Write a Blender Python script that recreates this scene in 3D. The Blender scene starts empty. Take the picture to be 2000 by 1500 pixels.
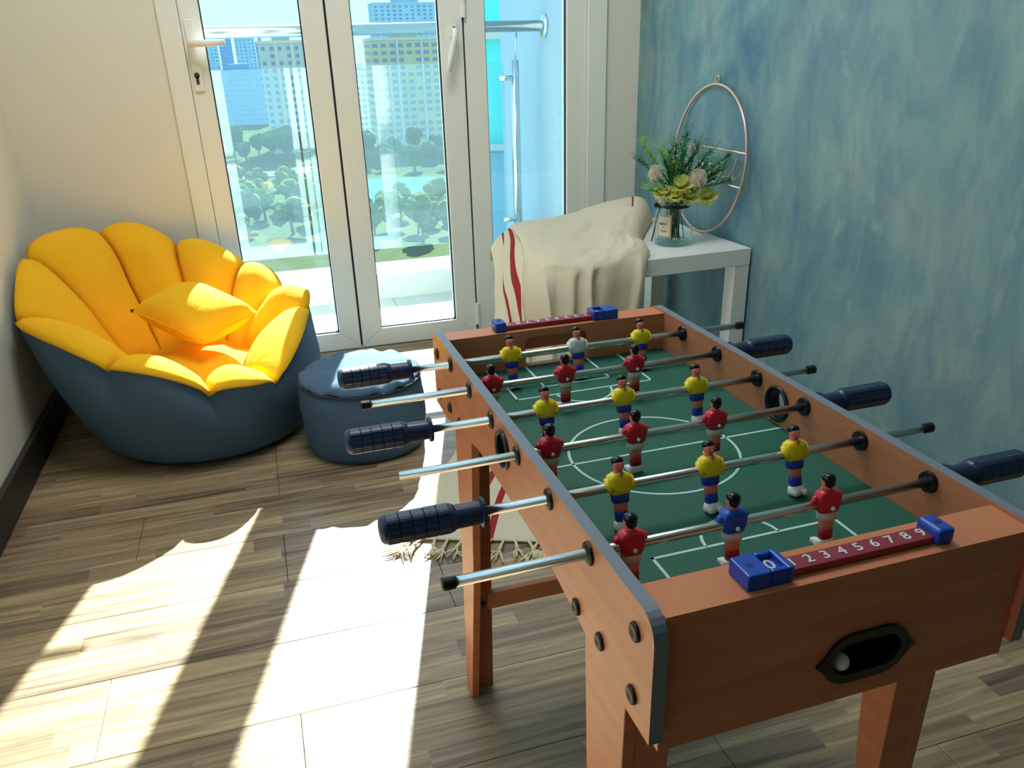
import bpy, bmesh, math, random
from mathutils import Vector, Matrix, noise as mnoise
random.seed(7)
S = bpy.context.scene
COL = S.collection
PI = math.pi
# ------------------------------------------------------------------ camera
F_PX, PX, PY = 1583.72, 1013.87, 838.80            # focal length and principal point of the 2000x1500 frame
PITCH, YAW, ROLL = math.radians(25.114), math.radians(16.818), math.radians(1.549)
CAM = Vector((0, 0, 1.0))
_f = Vector((math.sin(YAW)*math.cos(PITCH), math.cos(YAW)*math.cos(PITCH), -math.sin(PITCH)))
_r0 = Vector((math.cos(YAW), -math.sin(YAW), 0)); _d0 = _f.cross(_r0)
_r = _r0*math.cos(ROLL) + _d0*math.sin(ROLL)
_d = -_r0*math.sin(ROLL) + _d0*math.cos(ROLL)
cd = bpy.data.cameras.new('camera'); cam = bpy.data.objects.new('camera', cd); COL.objects.link(cam)
cd.sensor_fit = 'HORIZONTAL'; cd.sensor_width = 36.0; cd.lens = F_PX/2000*36
cd.shift_x = -(PX-1000)/2000; cd.shift_y = (PY-750)/2000
cd.clip_start = 0.02; cd.clip_end = 4000
m = Matrix((_r, -_d, -_f)).transposed().to_4x4(); m.translation = CAM
cam.matrix_world = m
S.camera = cam
def ray(x, y): return _r*((x-PX)/F_PX) + _d*((y-PY)/F_PX) + _f
def onx(x, y, X): r = ray(x, y); return CAM + r*((X-CAM.x)/r.x)
def ony(x, y, Y): r = ray(x, y); return CAM + r*((Y-CAM.y)/r.y)
def onz(x, y, Z): r = ray(x, y); return CAM + r*((Z-CAM.z)/r.z)
# ------------------------------------------------------------------ light
S.view_settings.view_transform = 'Standard'; S.view_settings.look = 'None'
S.view_settings.gamma = 1.0; S.view_settings.use_curve_mapping = False
S.view_settings.exposure = 0.85
SUN_DIR = Vector((-.278, -1.0, -.705))             # travel direction, measured from the stile and handle shadows
sl = bpy.data.lights.new('sun', 'SUN'); sl.energy = 20; sl.angle = math.radians(.6); sl.color = (1, .955, .88)
so = bpy.data.objects.new('sun', sl); COL.objects.link(so)
so.rotation_euler = SUN_DIR.to_track_quat('-Z', 'Y').to_euler(); so.location = (3, 8, 6)
w = bpy.data.worlds.new('sky'); S.world = w; w.use_nodes = True
wn = w.node_tree; wn.nodes.clear()
o_ = wn.nodes.new('ShaderNodeOutputWorld'); b_ = wn.nodes.new('ShaderNodeBackground')
tc = wn.nodes.new('ShaderNodeTexCoord'); sx = wn.nodes.new('ShaderNodeSeparateXYZ'); cr = wn.nodes.new('ShaderNodeValToRGB')
cr.color_ramp.elements[0].position = 0.0; cr.color_ramp.elements[0].color = (.46, .78, .88, 1)
cr.color_ramp.elements[1].position = 0.7; cr.color_ramp.elements[1].color = (.40, .66, .95, 1)
wn.links.new(tc.outputs['Generated'], sx.inputs[0]); wn.links.new(sx.outputs['Z'], cr.inputs[0])
wn.links.new(cr.outputs[0], b_.inputs[0]); wn.links.new(b_.outputs[0], o_.inputs[0])
b_.inputs[1].default_value = 1.05
# ------------------------------------------------------------------ helpers
def lin(c):
    return tuple(((v/255)/12.92 if v/255 <= .04045 else ((v/255+.055)/1.055)**2.4) for v in c)
MATS = {}
def mat(name, rgb=(200, 200, 200), rough=.6, metal=0., spec=.5, bump=0., bscale=200., var=0., vscale=5., transl=0., stretch=None, rgb2=None):
    """procedural principled material; var mixes in a noise-driven second tone, bump adds fine relief"""
    if name in MATS: return MATS[name]
    m = bpy.data.materials.new(name); m.use_nodes = True; N = m.node_tree.nodes; L = m.node_tree.links
    p = N['Principled BSDF']; c = lin(rgb)
    p.inputs['Base Color'].default_value = (*c, 1); p.inputs['Roughness'].default_value = rough
    p.inputs['Metallic'].default_value = metal; p.inputs['Specular IOR Level'].default_value = spec
    tcn = N.new('ShaderNodeTexCoord'); src = tcn.outputs['Object']
    if stretch:
        mp = N.new('ShaderNodeMapping'); mp.inputs['Scale'].default_value = stretch; L.new(src, mp.inputs[0]); src = mp.outputs[0]
    if var or rgb2:
        n = N.new('ShaderNodeTexNoise'); n.inputs['Scale'].default_value = vscale; n.inputs['Detail'].default_value = 6
        L.new(src, n.inputs['Vector'])
        r = N.new('ShaderNodeValToRGB'); r.color_ramp.elements[0].position = .3; r.color_ramp.elements[1].position = .7
        c2 = lin(rgb2) if rgb2 else tuple(v*(1-var) for v in c)
        r.color_ramp.elements[0].color = (*c2, 1); r.color_ramp.elements[1].color = (*c, 1)
        L.new(n.outputs['Fac'], r.inputs[0]); L.new(r.outputs[0], p.inputs['Base Color'])
    if bump:
        n2 = N.new('ShaderNodeTexNoise'); n2.inputs['Scale'].default_value = bscale; n2.inputs['Detail'].default_value = 4
        L.new(src, n2.inputs['Vector'])
        bp = N.new('ShaderNodeBump'); bp.inputs['Strength'].default_value = bump; bp.inputs['Distance'].default_value = .004
        L.new(n2.outputs['Fac'], bp.inputs['Height']); L.new(bp.outputs[0], p.inputs['Normal'])
    if transl:
        t = N.new('ShaderNodeBsdfTranslucent'); t.inputs[0].default_value = (*c, 1); mx = N.new('ShaderNodeMixShader'); mx.inputs[0].default_value = transl
        L.new(p.outputs[0], mx.inputs[1]); L.new(t.outputs[0], mx.inputs[2]); L.new(mx.outputs[0], N['Material Output'].inputs[0])
        if var or rgb2: L.new(r.outputs[0], t.inputs[0])
    MATS[name] = m; return m
def glass(name, tint=(.93, .985, 1), dust_haze=.03, rough=0.0, ior=1.5):
    """clear pane: transmits straight, reflects by Fresnel, carries a thin film of dust that scatters, tinted cyan to stand in for distant haze"""
    m = bpy.data.materials.new(name); m.use_nodes = True; N = m.node_tree.nodes; L = m.node_tree.links
    N.remove(N['Principled BSDF'])
    t = N.new('ShaderNodeBsdfTransparent'); t.inputs[0].default_value = (*tint, 1)
    g = N.new('ShaderNodeBsdfGlossy'); g.inputs['Roughness'].default_value = rough; g.inputs[0].default_value = (1, 1, 1, 1)
    lw = N.new('ShaderNodeLayerWeight'); pw = N.new('ShaderNodeMath'); pw.operation = 'POWER'; pw.inputs[1].default_value = 4.5; L.new(lw.outputs['Facing'], pw.inputs[0])
    fr = N.new('ShaderNodeMath'); fr.operation = 'MULTIPLY_ADD'; fr.inputs[1].default_value = .92; fr.inputs[2].default_value = ((ior-1)/(ior+1))**2; L.new(pw.outputs[0], fr.inputs[0])
    m1 = N.new('ShaderNodeMixShader'); L.new(fr.outputs[0], m1.inputs[0]); L.new(t.outputs[0], m1.inputs[1]); L.new(g.outputs[0], m1.inputs[2])
    d = N.new('ShaderNodeBsdfTranslucent'); d.inputs[0].default_value = (.55, .86, 1, 1)  # dusty film, its cyan stands in for haze over the city
    m2 = N.new('ShaderNodeMixShader'); m2.inputs[0].default_value = dust_haze
    L.new(m1.outputs[0], m2.inputs[1]); L.new(d.outputs[0], m2.inputs[2]); L.new(m2.outputs[0], N['Material Output'].inputs[0])
    MATS[name] = m; return m
class MB:
    """mesh builder: collects vertices and faces in world or local coordinates"""
    def __init__(s): s.v = []; s.f = []; s.mi = []; s.cur = 0
    def add(s, vs, fs):
        o = len(s.v); s.v += [tuple(v) for v in vs]
        for f in fs: s.f.append([i+o for i in f]); s.mi.append(s.cur)
        return s
    def box(s, a, b):
        x0, y0, z0 = a; x1, y1, z1 = b
        return s.add([(x0,y0,z0),(x1,y0,z0),(x1,y1,z0),(x0,y1,z0),(x0,y0,z1),(x1,y0,z1),(x1,y1,z1),(x0,y1,z1)],
            [(3,2,1,0),(4,5,6,7),(0,1,5,4),(1,2,6,5),(2,3,7,6),(3,0,4,7)])
    def rings(s, rings, cap=True, closed=True):
        """list of equally long rings joined into a skin"""
        n = len(rings[0]); vs = [p for r in rings for p in r]; fs = []
        for i in range(len(rings)-1):
            for j in range(n if closed else n-1):
                a = i*n+j; b = i*n+(j+1) % n; fs.append((a, b, b+n, a+n))
        if cap: fs.append(tuple(range(n-1, -1, -1))); fs.append(tuple((len(rings)-1)*n+j for j in range(n)))
        return s.add(vs, fs)
    def tube(s, pts, r, n=8, cap=True, closed=False):
        pts = [Vector(p) for p in pts]; rs = r if isinstance(r, (list, tuple)) else [r]*len(pts)
        rings = []; up = None
        for i, p in enumerate(pts):
            if closed: t = pts[(i+1) % len(pts)]-pts[i-1]
            else: t = pts[min(i+1, len(pts)-1)]-pts[max(i-1, 0)]
            t.normalize()
            if up is None: up = Vector((0, 0, 1)) if abs(t.z) < .9 else Vector((1, 0, 0))
            a = t.cross(up).normalized(); b = a.cross(t).normalized(); up = b
            rings.append([p+a*math.cos(2*PI*k/n)*rs[i]+b*math.sin(2*PI*k/n)*rs[i] for k in range(n)])
        if closed: rings.append(rings[0]); cap = False
        return s.rings(rings, cap)
    def lathe(s, prof, c=(0, 0, 0), axis='Z', n=20, cap=True, mod=None):
        rings = []
        for h, r in prof:
            ring = []
            for k in range(n):
                a = 2*PI*k/n; rr = r*(mod(a, h) if mod else 1); x, y = math.cos(a)*rr, math.sin(a)*rr
                p = (x, y, h) if axis == 'Z' else ((h, x, y) if axis == 'X' else (y, h, x))
                ring.append((p[0]+c[0], p[1]+c[1], p[2]+c[2]))
            rings.append(ring)
        return s.rings(rings, cap)
    def ball(s, c, r, n=10, m=6, sc=(1, 1, 1)):
        rings = []
        for i in range(m+1):
            a = -PI/2+PI*i/m; a = max(-PI/2+.02, min(PI/2-.02, a))
            rings.append([(c[0]+math.cos(a)*math.cos(2*PI*k/n)*r*sc[0], c[1]+math.cos(a)*math.sin(2*PI*k/n)*r*sc[1], c[2]+math.sin(a)*r*sc[2]) for k in range(n)])
        return s.rings(rings)
    def build(s, name, mats, parent=None, smooth=False, loc=None, bevel=0, fix=True):
        me = bpy.data.meshes.new(name); me.from_pydata(s.v, [], s.f); me.update()
        for mm in (mats if isinstance(mats, (list, tuple)) else [mats]): me.materials.append(mm)
        for p, i in zip(me.polygons, s.mi): p.material_index = i; p.use_smooth = smooth
        if fix:
            bm = bmesh.new(); bm.from_mesh(me); bmesh.ops.recalc_face_normals(bm, faces=bm.faces); bm.to_mesh(me); bm.free()
        o = bpy.data.objects.new(name, me); COL.objects.link(o)
        if parent: o.parent = parent
        if loc: o.location = loc
        if bevel:
            md = o.modifiers.new('bevel', 'BEVEL'); md.width = bevel; md.segments = 2; md.limit_method = 'ANGLE'
        return o
def box(name, a, b, mt, parent=None, bevel=0, loc=None): return MB().box(a, b).build(name, mt, parent, bevel=bevel, loc=loc)
def tag(o, label, cat, group=None, kind=None):
    o['label'] = label; o['category'] = cat
    if group: o['group'] = group
    if kind: o['kind'] = kind
    return o
def struct(o, label=None):
    o['kind'] = 'structure'
    if label: o['label'] = label
    return o
def empty(name, loc=(0, 0, 0), rz=0):
    o = bpy.data.objects.new(name, None); COL.objects.link(o); o.location = loc; o.rotation_euler = (0, 0, rz); o.empty_display_size = .1; return o
def dup(o, parent=None):
    c = o.copy(); COL.objects.link(c)
    if parent is not None: c.parent = parent
    for ch in list(o.children): dup(ch, c)
    return c
def plate(name, outline, holes, axis, t0, t1, mats, parent=None, edge_mat=False):
    """flat board with holes cut through; outline in 2D, thickness from t0 to t1 along axis (X or Y)"""
    bm = bmesh.new(); edges = []
    def P(u, v, t): return (t, u, v) if axis == 'X' else (u, t, v)
    for lp in [outline]+holes:
        vs = [bm.verts.new(P(u, v, t0)) for u, v in lp]
        for i in range(len(vs)): edges.append(bm.edges.new((vs[i], vs[(i+1) % len(vs)])))
    bmesh.ops.triangle_fill(bm, edges=edges, use_beauty=True)
    r = bmesh.ops.extrude_face_region(bm, geom=list(bm.faces))
    d = (t1-t0); vec = (d, 0, 0) if axis == 'X' else (0, d, 0)
    bmesh.ops.translate(bm, vec=vec, verts=[g for g in r['geom'] if isinstance(g, bmesh.types.BMVert)])
    bmesh.ops.recalc_face_normals(bm, faces=bm.faces)
    k = 0 if axis == 'X' else 1
    me = bpy.data.meshes.new(name)
    for mm in mats: me.materials.append(mm)
    bm.normal_update()
    for f in bm.faces: f.material_index = 1 if (edge_mat and abs(f.normal[k]) < .5) else 0
    bm.to_mesh(me); bm.free()
    o = bpy.data.objects.new(name, me); COL.objects.link(o)
    if parent: o.parent = parent
    return o
def circle(c, r, n=24): return [(c[0]+r*math.cos(2*PI*k/n), c[1]+r*math.sin(2*PI*k/n)) for k in range(n)]
def text_mesh(name, body, size, mt, parent, mtx, extrude=.0003, align='CENTER'):
    cu = bpy.data.curves.new(name, 'FONT'); cu.body = body; cu.size = size; cu.extrude = extrude; cu.align_x = align; cu.align_y = 'CENTER'; cu.resolution_u = 3; cu.offset = size*.015
    tmp = bpy.data.objects.new(name+'_src', cu); COL.objects.link(tmp)
    dg = bpy.context.evaluated_depsgraph_get(); me = bpy.data.meshes.new_from_object(tmp.evaluated_get(dg))
    bpy.data.objects.remove(tmp); bpy.data.curves.remove(cu)
    me.materials.clear(); me.materials.append(mt); me.transform(mtx); me.name = name
    o = bpy.data.objects.new(name, me); COL.objects.link(o); o.parent = parent
    return o
# ------------------------------------------------------------------ room constants (metres)
D = 2.929            # inner face of the glazed wall
XL, XR = -.69, 1.373 # left wall, blue wall
YB = -2.6; CEIL = 2.55; DTOP = 2.12
M_WHITE = mat('white_wall_paint', (226, 224, 210), .85, bump=.03, bscale=90)
M_UPVC = mat('white_frame_plastic', (236, 236, 228), .35)
M_DARKGAP = mat('dark_rubber_gasket', (14, 26, 40), .6)
M_GLASS = glass('door_glass', (.90, .975, .99), .007)
M_BALGLASS = glass('balcony_glass', (.88, .97, .985), .020)  # film made stronger to veil the city like haze
M_BASE = mat('dark_wood_baseboard', (52, 46, 40), .5, var=.3, vscale=12)
# blue limewash wall
def limewash():
    m = bpy.data.materials.new('blue_limewash'); m.use_nodes = True; N = m.node_tree.nodes; L = m.node_tree.links; p = N['Principled BSDF']
    t = N.new('ShaderNodeTexCoord')
    def nz(sc, det, dist, st=(1, 1, 1), off=0):
        mp = N.new('ShaderNodeMapping'); mp.inputs['Scale'].default_value = st; mp.inputs['Location'].default_value = (off, off, off); L.new(t.outputs['Object'], mp.inputs[0])
        n = N.new('ShaderNodeTexNoise'); n.inputs['Scale'].default_value = sc; n.inputs['Detail'].default_value = det; n.inputs['Distortion'].default_value = dist; n.inputs['Roughness'].default_value = .6
        L.new(mp.outputs[0], n.inputs['Vector']); return n.outputs['Fac']
    r1 = N.new('ShaderNodeValToRGB'); e = r1.color_ramp.elements
    e[0].position = .32; e[0].color = (*lin((66, 108, 134)), 1); e[1].position = .52; e[1].color = (*lin((112, 152, 158)), 1)
    x = e.new(.68); x.color = (*lin((152, 174, 168)), 1)
    L.new(nz(2.4, 9, .9, (1, 1, .8)), r1.inputs[0])
    r2 = N.new('ShaderNodeValToRGB'); e = r2.color_ramp.elements
    e[0].position = .34; e[0].color = (*lin((56, 100, 136)), 1); e[1].position = .62; e[1].color = (*lin((126, 160, 160)), 1)
    L.new(nz(7, 10, 1.6, (1, 1, .45), 3), r2.inputs[0])
    mx = N.new('ShaderNodeMix'); mx.data_type = 'RGBA'; mx.inputs[0].default_value = .42
    L.new(r1.outputs[0], mx.inputs[6]); L.new(r2.outputs[0], mx.inputs[7])
    r3 = N.new('ShaderNodeValToRGB'); e = r3.color_ramp.elements; e[0].position = .60; e[0].color = (0, 0, 0, 1); e[1].position = .78; e[1].color = (.5, .5, .5, 1)
    L.new(nz(4.5, 12, 2.2, (1, 1, .6), 9), r3.inputs[0])
    mx2 = N.new('ShaderNodeMix'); mx2.data_type = 'RGBA'; mx2.inputs[7].default_value = (*lin((176, 190, 184)), 1)
    L.new(r3.outputs[0], mx2.inputs[0]); L.new(mx.outputs[2], mx2.inputs[6]); L.new(mx2.outputs[2], p.inputs['Base Color'])
    p.inputs['Roughness'].default_value = .7
    bp = N.new('ShaderNodeBump'); bp.inputs['Strength'].default_value = .25; bp.inputs['Distance'].default_value = .006
    L.new(nz(16, 10, 1.0, (1, 1, .7)), bp.inputs['Height']); L.new(bp.outputs[0], p.inputs['Normal'])
    return m
M_BLUE = limewash()
# laminate floor: streaky strips, three to a plank
def laminate():
    m = bpy.data.materials.new('wood_laminate'); m.use_nodes = True; N = m.node_tree.nodes; L = m.node_tree.links; p = N['Principled BSDF']
    g = N.new('ShaderNodeNewGeometry'); sp = N.new('ShaderNodeSeparateXYZ'); L.new(g.outputs['Position'], sp.inputs[0])
    def M(op, a, b=None):
        n = N.new('ShaderNodeMath'); n.operation = op
        for i, v in enumerate((a, b)):
            if v is None: continue
            if isinstance(v, (int, float)): n.inputs[i].default_value = v
            else: L.new(v, n.inputs[i])
        return n.outputs[0]
    row = M('FLOOR', M('DIVIDE', M('SUBTRACT', sp.outputs['Y'], 1.099), .196/4))
    wn1 = N.new('ShaderNodeTexWhiteNoise'); wn1.noise_dimensions = '1D'; L.new(row, wn1.inputs['W'])
    col = M('FLOOR', M('ADD', M('DIVIDE', sp.outputs['X'], .34), M('MULTIPLY', wn1.outputs['Value'], 9.0)))
    cb = N.new('ShaderNodeCombineXYZ'); L.new(row, cb.inputs[0]); L.new(col, cb.inputs[1])
    wn2 = N.new('ShaderNodeTexWhiteNoise'); wn2.noise_dimensions = '3D'; L.new(cb.outputs[0], wn2.inputs['Vector'])
    # grain: noise stretched along the strip, shifted per strip
    cb2 = N.new('ShaderNodeCombineXYZ'); L.new(M('MULTIPLY', sp.outputs['X'], 3.2), cb2.inputs[0]); L.new(M('MULTIPLY', sp.outputs['Y'], 62), cb2.inputs[1]); L.new(M('MULTIPLY', wn2.outputs['Value'], 40), cb2.inputs[2])
    n = N.new('ShaderNodeTexNoise'); n.inputs['Scale'].default_value = 1; n.inputs['Detail'].default_value = 5; n.inputs['Distortion'].default_value = .8; L.new(cb2.outputs[0], n.inputs['Vector'])
    v = M('ADD', M('MULTIPLY', wn2.outputs['Value'], .36), M('MULTIPLY', M('SUBTRACT', n.outputs['Fac'], .5), 1.5))
    v = M('ADD', v, .28)
    r = N.new('ShaderNodeValToRGB'); e = r.color_ramp.elements
    e[0].position = .05; e[0].color = (*lin((92, 76, 62)), 1); e[1].position = .85; e[1].color = (*lin((190, 166, 130)), 1)
    x = e.new(.35); x.color = (*lin((134, 113, 90)), 1); x = e.new(.6); x.color = (*lin((162, 140, 108)), 1)
    L.new(v, r.inputs[0]); L.new(r.outputs[0], p.inputs['Base Color'])
    p.inputs['Roughness'].default_value = .33; p.inputs['Specular IOR Level'].default_value = .55
    bp = N.new('ShaderNodeBump'); bp.inputs['Strength'].default_value = .12; bp.inputs['Distance'].default_value = .002
    L.new(n.outputs['Fac'], bp.inputs['Height']); L.new(bp.outputs[0], p.inputs['Normal'])
    return m
M_FLOOR = laminate()
# ------------------------------------------------------------------ room shell
floor = struct(box('floor', (XL-.1, YB-.1, -.06), (XR+.1, D+.06, -.0095), M_BASE))
PITCHY, PLEN = .196, 1.266
known = {0: .882, 1: .562, 2: -.064, 3: -.381, 4: .25, 5: -.064, 6: -.38}
for k in range(-17, 14):
    y0 = .511+k*PITCHY; y1 = y0+PITCHY
    j = known.get(k, -.064+.3165*((k*k*7+k*3) % 4)); a, b = max(y0, YB), min(y1, D+.02)
    if b-a < .01: continue
    while j > XL: j -= PLEN
    while j < XR:
        x0, x1 = max(j, XL), min(j+PLEN, XR)
        if x1-x0 > .01:
            cx, cy = (x0+x1)/2, (a+b)/2
            pl = box('plank', (x0-cx+.0005, a-cy+.0005, -.009), (x1-cx-.0005, b-cy-.0005, 0), M_FLOOR, floor, bevel=.0007, loc=(cx, cy, 0))
        j += PLEN
WY0, WY1, WZ0, WZ1 = .15, 1.60, .75, 2.15          # unseen window opening, added beside the camera to let fill light in
mb = MB(); mb.box((XL-.1, YB, 0), (XL, WY0, CEIL)); mb.box((XL-.1, WY1, 0), (XL, D+.2, CEIL)); mb.box((XL-.1, WY0, 0), (XL, WY1, WZ0)); mb.box((XL-.1, WY0, WZ1), (XL, WY1, CEIL))
struct(mb.build('wall_left', M_WHITE))
struct(box('wall_right', (XR, YB, 0), (XR+.1, D+.2, CEIL), M_BLUE), 'blue mottled limewash wall')
struct(box('ceiling', (XL-.1, YB-.1, CEIL), (XR+.1, D+.2, CEIL+.1), M_WHITE))
# rear wall behind the camera
struct(box('wall_near', (XL, YB-.1, 0), (XR, YB, CEIL), mat('dark_taupe_rear_wall_paint', (66, 60, 56), .9)))
# glazed wall: pier on the left, pier on the right, lintel
XD0, XD1 = -.215, 1.243
struct(box('wall_far', (XL, D, 0), (XD0, D+.2, CEIL), M_WHITE), 'cream wall beside the glazed doors')
mb = MB(); mb.box((XD1, D, 0), (XR, D+.2, CEIL)); mb.box((XD0, D, DTOP+.06), (XD1, D+.2, CEIL))
struct(mb.build('wall_far_pier', M_WHITE), 'white pier and lintel around the glazed doors')
struct(box('baseboard_left', (XL, YB, 0), (XL+.018, D, .09), M_BASE, bevel=.003))
struct(box('baseboard_far', (XL+.018, D-.016, 0), (XD0-.004, D, .09), M_BASE, bevel=.003))
# door frame
mb = MB()
mb.box((XD0, D-.012, 0), (-.154, D+.07, DTOP+.06)); mb.box((1.172, D-.012, 0), (XD1, D+.07, DTOP+.06))
mb.box((-.154, D-.004, DTOP), (1.172, D+.07, DTOP+.06)); mb.box((-.154, D+.01, -.004), (1.172, D+.07, .006))
struct(mb.build('trim_1', M_UPVC, bevel=.003), 'white plastic door frame')
def leaf(name, x0, x1, g0, g1, lab, zb0=.004):
    """one glazed leaf: mitred stiles and rails, gasket, pane"""
    e = empty(name, ((x0+x1)/2, D, 0)); c = (x0+x1)/2; struct(e, lab)
    Y0, Y1 = 0, .055; za, zb = .070, DTOP-.075
    def quad(pts, nm):
        mb = MB(); n = len(pts)
        mb.rings([[(p[0]-c, Y0, p[1]) for p in pts], [(p[0]-c, Y1, p[1]) for p in pts]]); return mb.build(nm, M_UPVC, e, bevel=.0025)
    quad([(x0, zb0), (g0, za), (g0, zb), (x0, DTOP-.002)], 'stile'); quad([(x1, zb0), (x1, DTOP-.002), (g1, zb), (g1, za)], 'stile')
    quad([(x0, zb0), (x1, zb0), (g1, za), (g0, za)], 'bottom_rail'); quad([(x0, DTOP-.002), (g0, zb), (g1, zb), (x1, DTOP-.002)], 'top_rail')
    mb = MB(); t = .004
    mb.box((g0-c, .012, za), (g0-c+t, .022, zb)); mb.box((g1-c-t, .012, za), (g1-c, .022, zb)); mb.box((g0-c, .012, za), (g1-c, .022, za+t)); mb.box((g0-c, .012, zb-t), (g1-c, .022, zb))
    mb.build('gasket', M_DARKGAP, e)
    box('pane', (g0-c-.004, .022, za-.004), (g1-c+.004, .028, zb+.004), M_GLASS, e)
    return e, c
d1, c1 = leaf('door_1', -.153, .2785, -.093, .2055, 'white framed glazed door with a lever handle')
d2, c2 = leaf('door_2', .2855, .7265, .360, .648, 'white framed glazed door with a turned-down handle')
d3, c3 = leaf('window_1', .7325, 1.1715, .804, 1.097, 'white framed fixed glass panel')
box('meeting_gasket', (.2785-c2, .012, .012), (.2855-c2, .05, DTOP-.004), M_DARKGAP, d2)
box('meeting_gasket', (.7265-c2, .012, .012), (.7325-c2, .05, DTOP-.004), M_DARKGAP, d2)
# lever handle, plate and keyhole on the left leaf
plt = MB().rings([[(-.143-c1+dx, -.008*k, z) for dx, z in ((0, .905), (.028, .905), (.028, 1.108), (0, 1.108))] for k in (0, 1)]).build('handle_plate', M_UPVC, d1, bevel=.003)
hp = [(-.130, D-.008, 1.04), (-.130, D-.045, 1.04), (-.118, D-.052, 1.04), (-.08, D-.053, 1.039), (-.032, D-.053, 1.041)]
mb = MB()
mb.tube([Vector(p)-Vector((c1, D, 0)) for p in hp], [.011, .010, .0105, .0105, .009], 10)
mb.build('lever', M_UPVC, d1, smooth=True)
M_LOCK = mat('lock_metal', (92, 90, 84), .45, .6)
kh = MB().lathe([(-.010, .0085), (-.0085, .0085)], (-.131-c1, 0, .951), 'Y', 14); kh.box((-.1355-c1, -.010, .925), (-.1265-c1, -.0085, .948)); kh.build('keyhole', M_LOCK, d1)
# turned-down handle and hinges on the right leaf
mb = MB(); mb.box((.683-c2, -.014, 1.043), (.703-c2, 0, 1.078)); mb.build('handle_rose', M_UPVC, d2, bevel=.003)
mb = MB(); mb.tube([(.693-c2, -.014, 1.062), (.693-c2, -.034, 1.060), (.690-c2, -.040, 1.045), (.674-c2, -.040, .985), (.664-c2, -.040, .937)], [.009, .009, .0095, .010, .008], 10); mb.build('lever', M_UPVC, d2, smooth=True)
box('handle_screw', (.690-c2, -.016, 1.068), (.696-c2, -.0139, 1.074), M_LOCK, d2)
for z0, z1 in ((.045, .125), (1.10, 1.19)):
    MB().lathe([(z0, .009), ((z0+z1)/2-.001, .009), ((z0+z1)/2, .0075), ((z0+z1)/2+.001, .009), (z1, .009)], (.7297-c2, -.006, 0), 'Z', 12).build('hinge', M_UPVC, d2, smooth=False)
# unseen window added to the left wall as a source of fill light
wv = empty('added_fill_window', (XL-.05, (WY0+WY1)/2, WZ0)); struct(wv, 'added unseen fill-light window in the left wall')
hy, hz = (WY1-WY0)/2, WZ1-WZ0
for a_, b_2 in (((-.03, -hy, 0), (.03, -hy+.05, hz)), ((-.03, hy-.05, 0), (.03, hy, hz)), ((-.03, -.03, 0), (.03, .03, hz)), ((-.03, -hy, 0), (.03, hy, .05)), ((-.03, -hy, hz-.05), (.03, hy, hz))): box('fill_window_frame', a_, b_2, M_UPVC, wv)
for y0_, y1_ in ((-hy+.05, -.03), (.03, hy-.05)): box('pane', (-.004, y0_, .05), (.004, y1_, hz-.05), M_GLASS, wv)
# unseen, added to brighten the room: ceiling lamp
fill_lamp = empty('added_ceiling_fill', (.30, 1.75, CEIL)); tag(fill_lamp, 'added round ceiling fill light, unseen above the room', 'fill_lamp')
MB().lathe([(-.05, .43), (-.045, .44), (0, .44)], (0, 0, 0), 'Z', 32).build('fill_lamp_base', M_UPVC, fill_lamp)
ml = bpy.data.materials.new('fill_lamp_diffuser'); ml.use_nodes = True; em = ml.node_tree.nodes['Principled BSDF']
em.inputs['Emission Color'].default_value = (1, .98, .95, 1); em.inputs['Emission Strength'].default_value = 7.5
MB().lathe([(-.085, .10), (-.082, .25), (-.070, .38), (-.051, .428)], (0, 0, 0), 'Z', 32).build('diffuser', ml, fill_lamp, smooth=True)
# ------------------------------------------------------------------ balcony
M_TILE = mat('pale_balcony_tile', (170, 170, 166), .55, var=.08, vscale=40)
M_GROUT = mat('tile_grout', (150, 148, 142), .8)
M_CONC = mat('white_masonry_paint', (196, 196, 190), .8, var=.06, vscale=6)
M_SIDE = mat('pale_blue_balcony_paint', (150, 178, 196), .8, var=.10, vscale=3, stretch=(1, 1, .3))
M_STEEL = mat('brushed_steel', (205, 214, 216), .22, 1.0)
bf = struct(box('balcony_floor', (-1.7, D+.2, -.3), (1.31, 3.9, -.024), M_GROUT))
for i in range(8):
    for j in range(2):
        x0, x1 = max(-1.7, 1.31-(i+1)*.40), 1.31-i*.40; y0 = D+.2 if j == 0 else 3.26; y1 = 3.26 if j == 0 else 3.647
        box('tile', (x0+.002, y0+.002, -.026), (x1-.002, y1-.002, -.02), M_TILE, bf)
struct(box('trim_2', (XD0, D+.07, -.03), (XD1, D+.2, -.004), M_CONC, bevel=.004), 'door sill')
struct(box('balcony_curb', (-1.7, 3.647, -.3), (1.31, 3.895, .091), M_CONC, bevel=.004), 'white balcony curb')
struct(box('wall_balcony', (1.31, D+.2, -3), (1.55, 4.483, 5), M_SIDE), 'pale blue balcony side wall')
rl = empty('balcony_railing', (0, 3.775, .091)); tag(rl, 'round steel handrail with glass panels on the balcony', 'railing')
RY = 3.775
def L3(x, y, z): return (x, y-RY, z-.091)
MB().tube([L3(-1.7, RY, 1.086), L3(1.302, RY, 1.092)], .0225, 16).build('handrail', M_STEEL, rl, smooth=True)
MB().lathe([(1.291, .028), (1.297, .046), (1.303, .048), (1.3099, .048)], (0, 0, 1.092-.091), 'X', 20).build('wall_flange', M_STEEL, rl, smooth=True)
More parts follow.
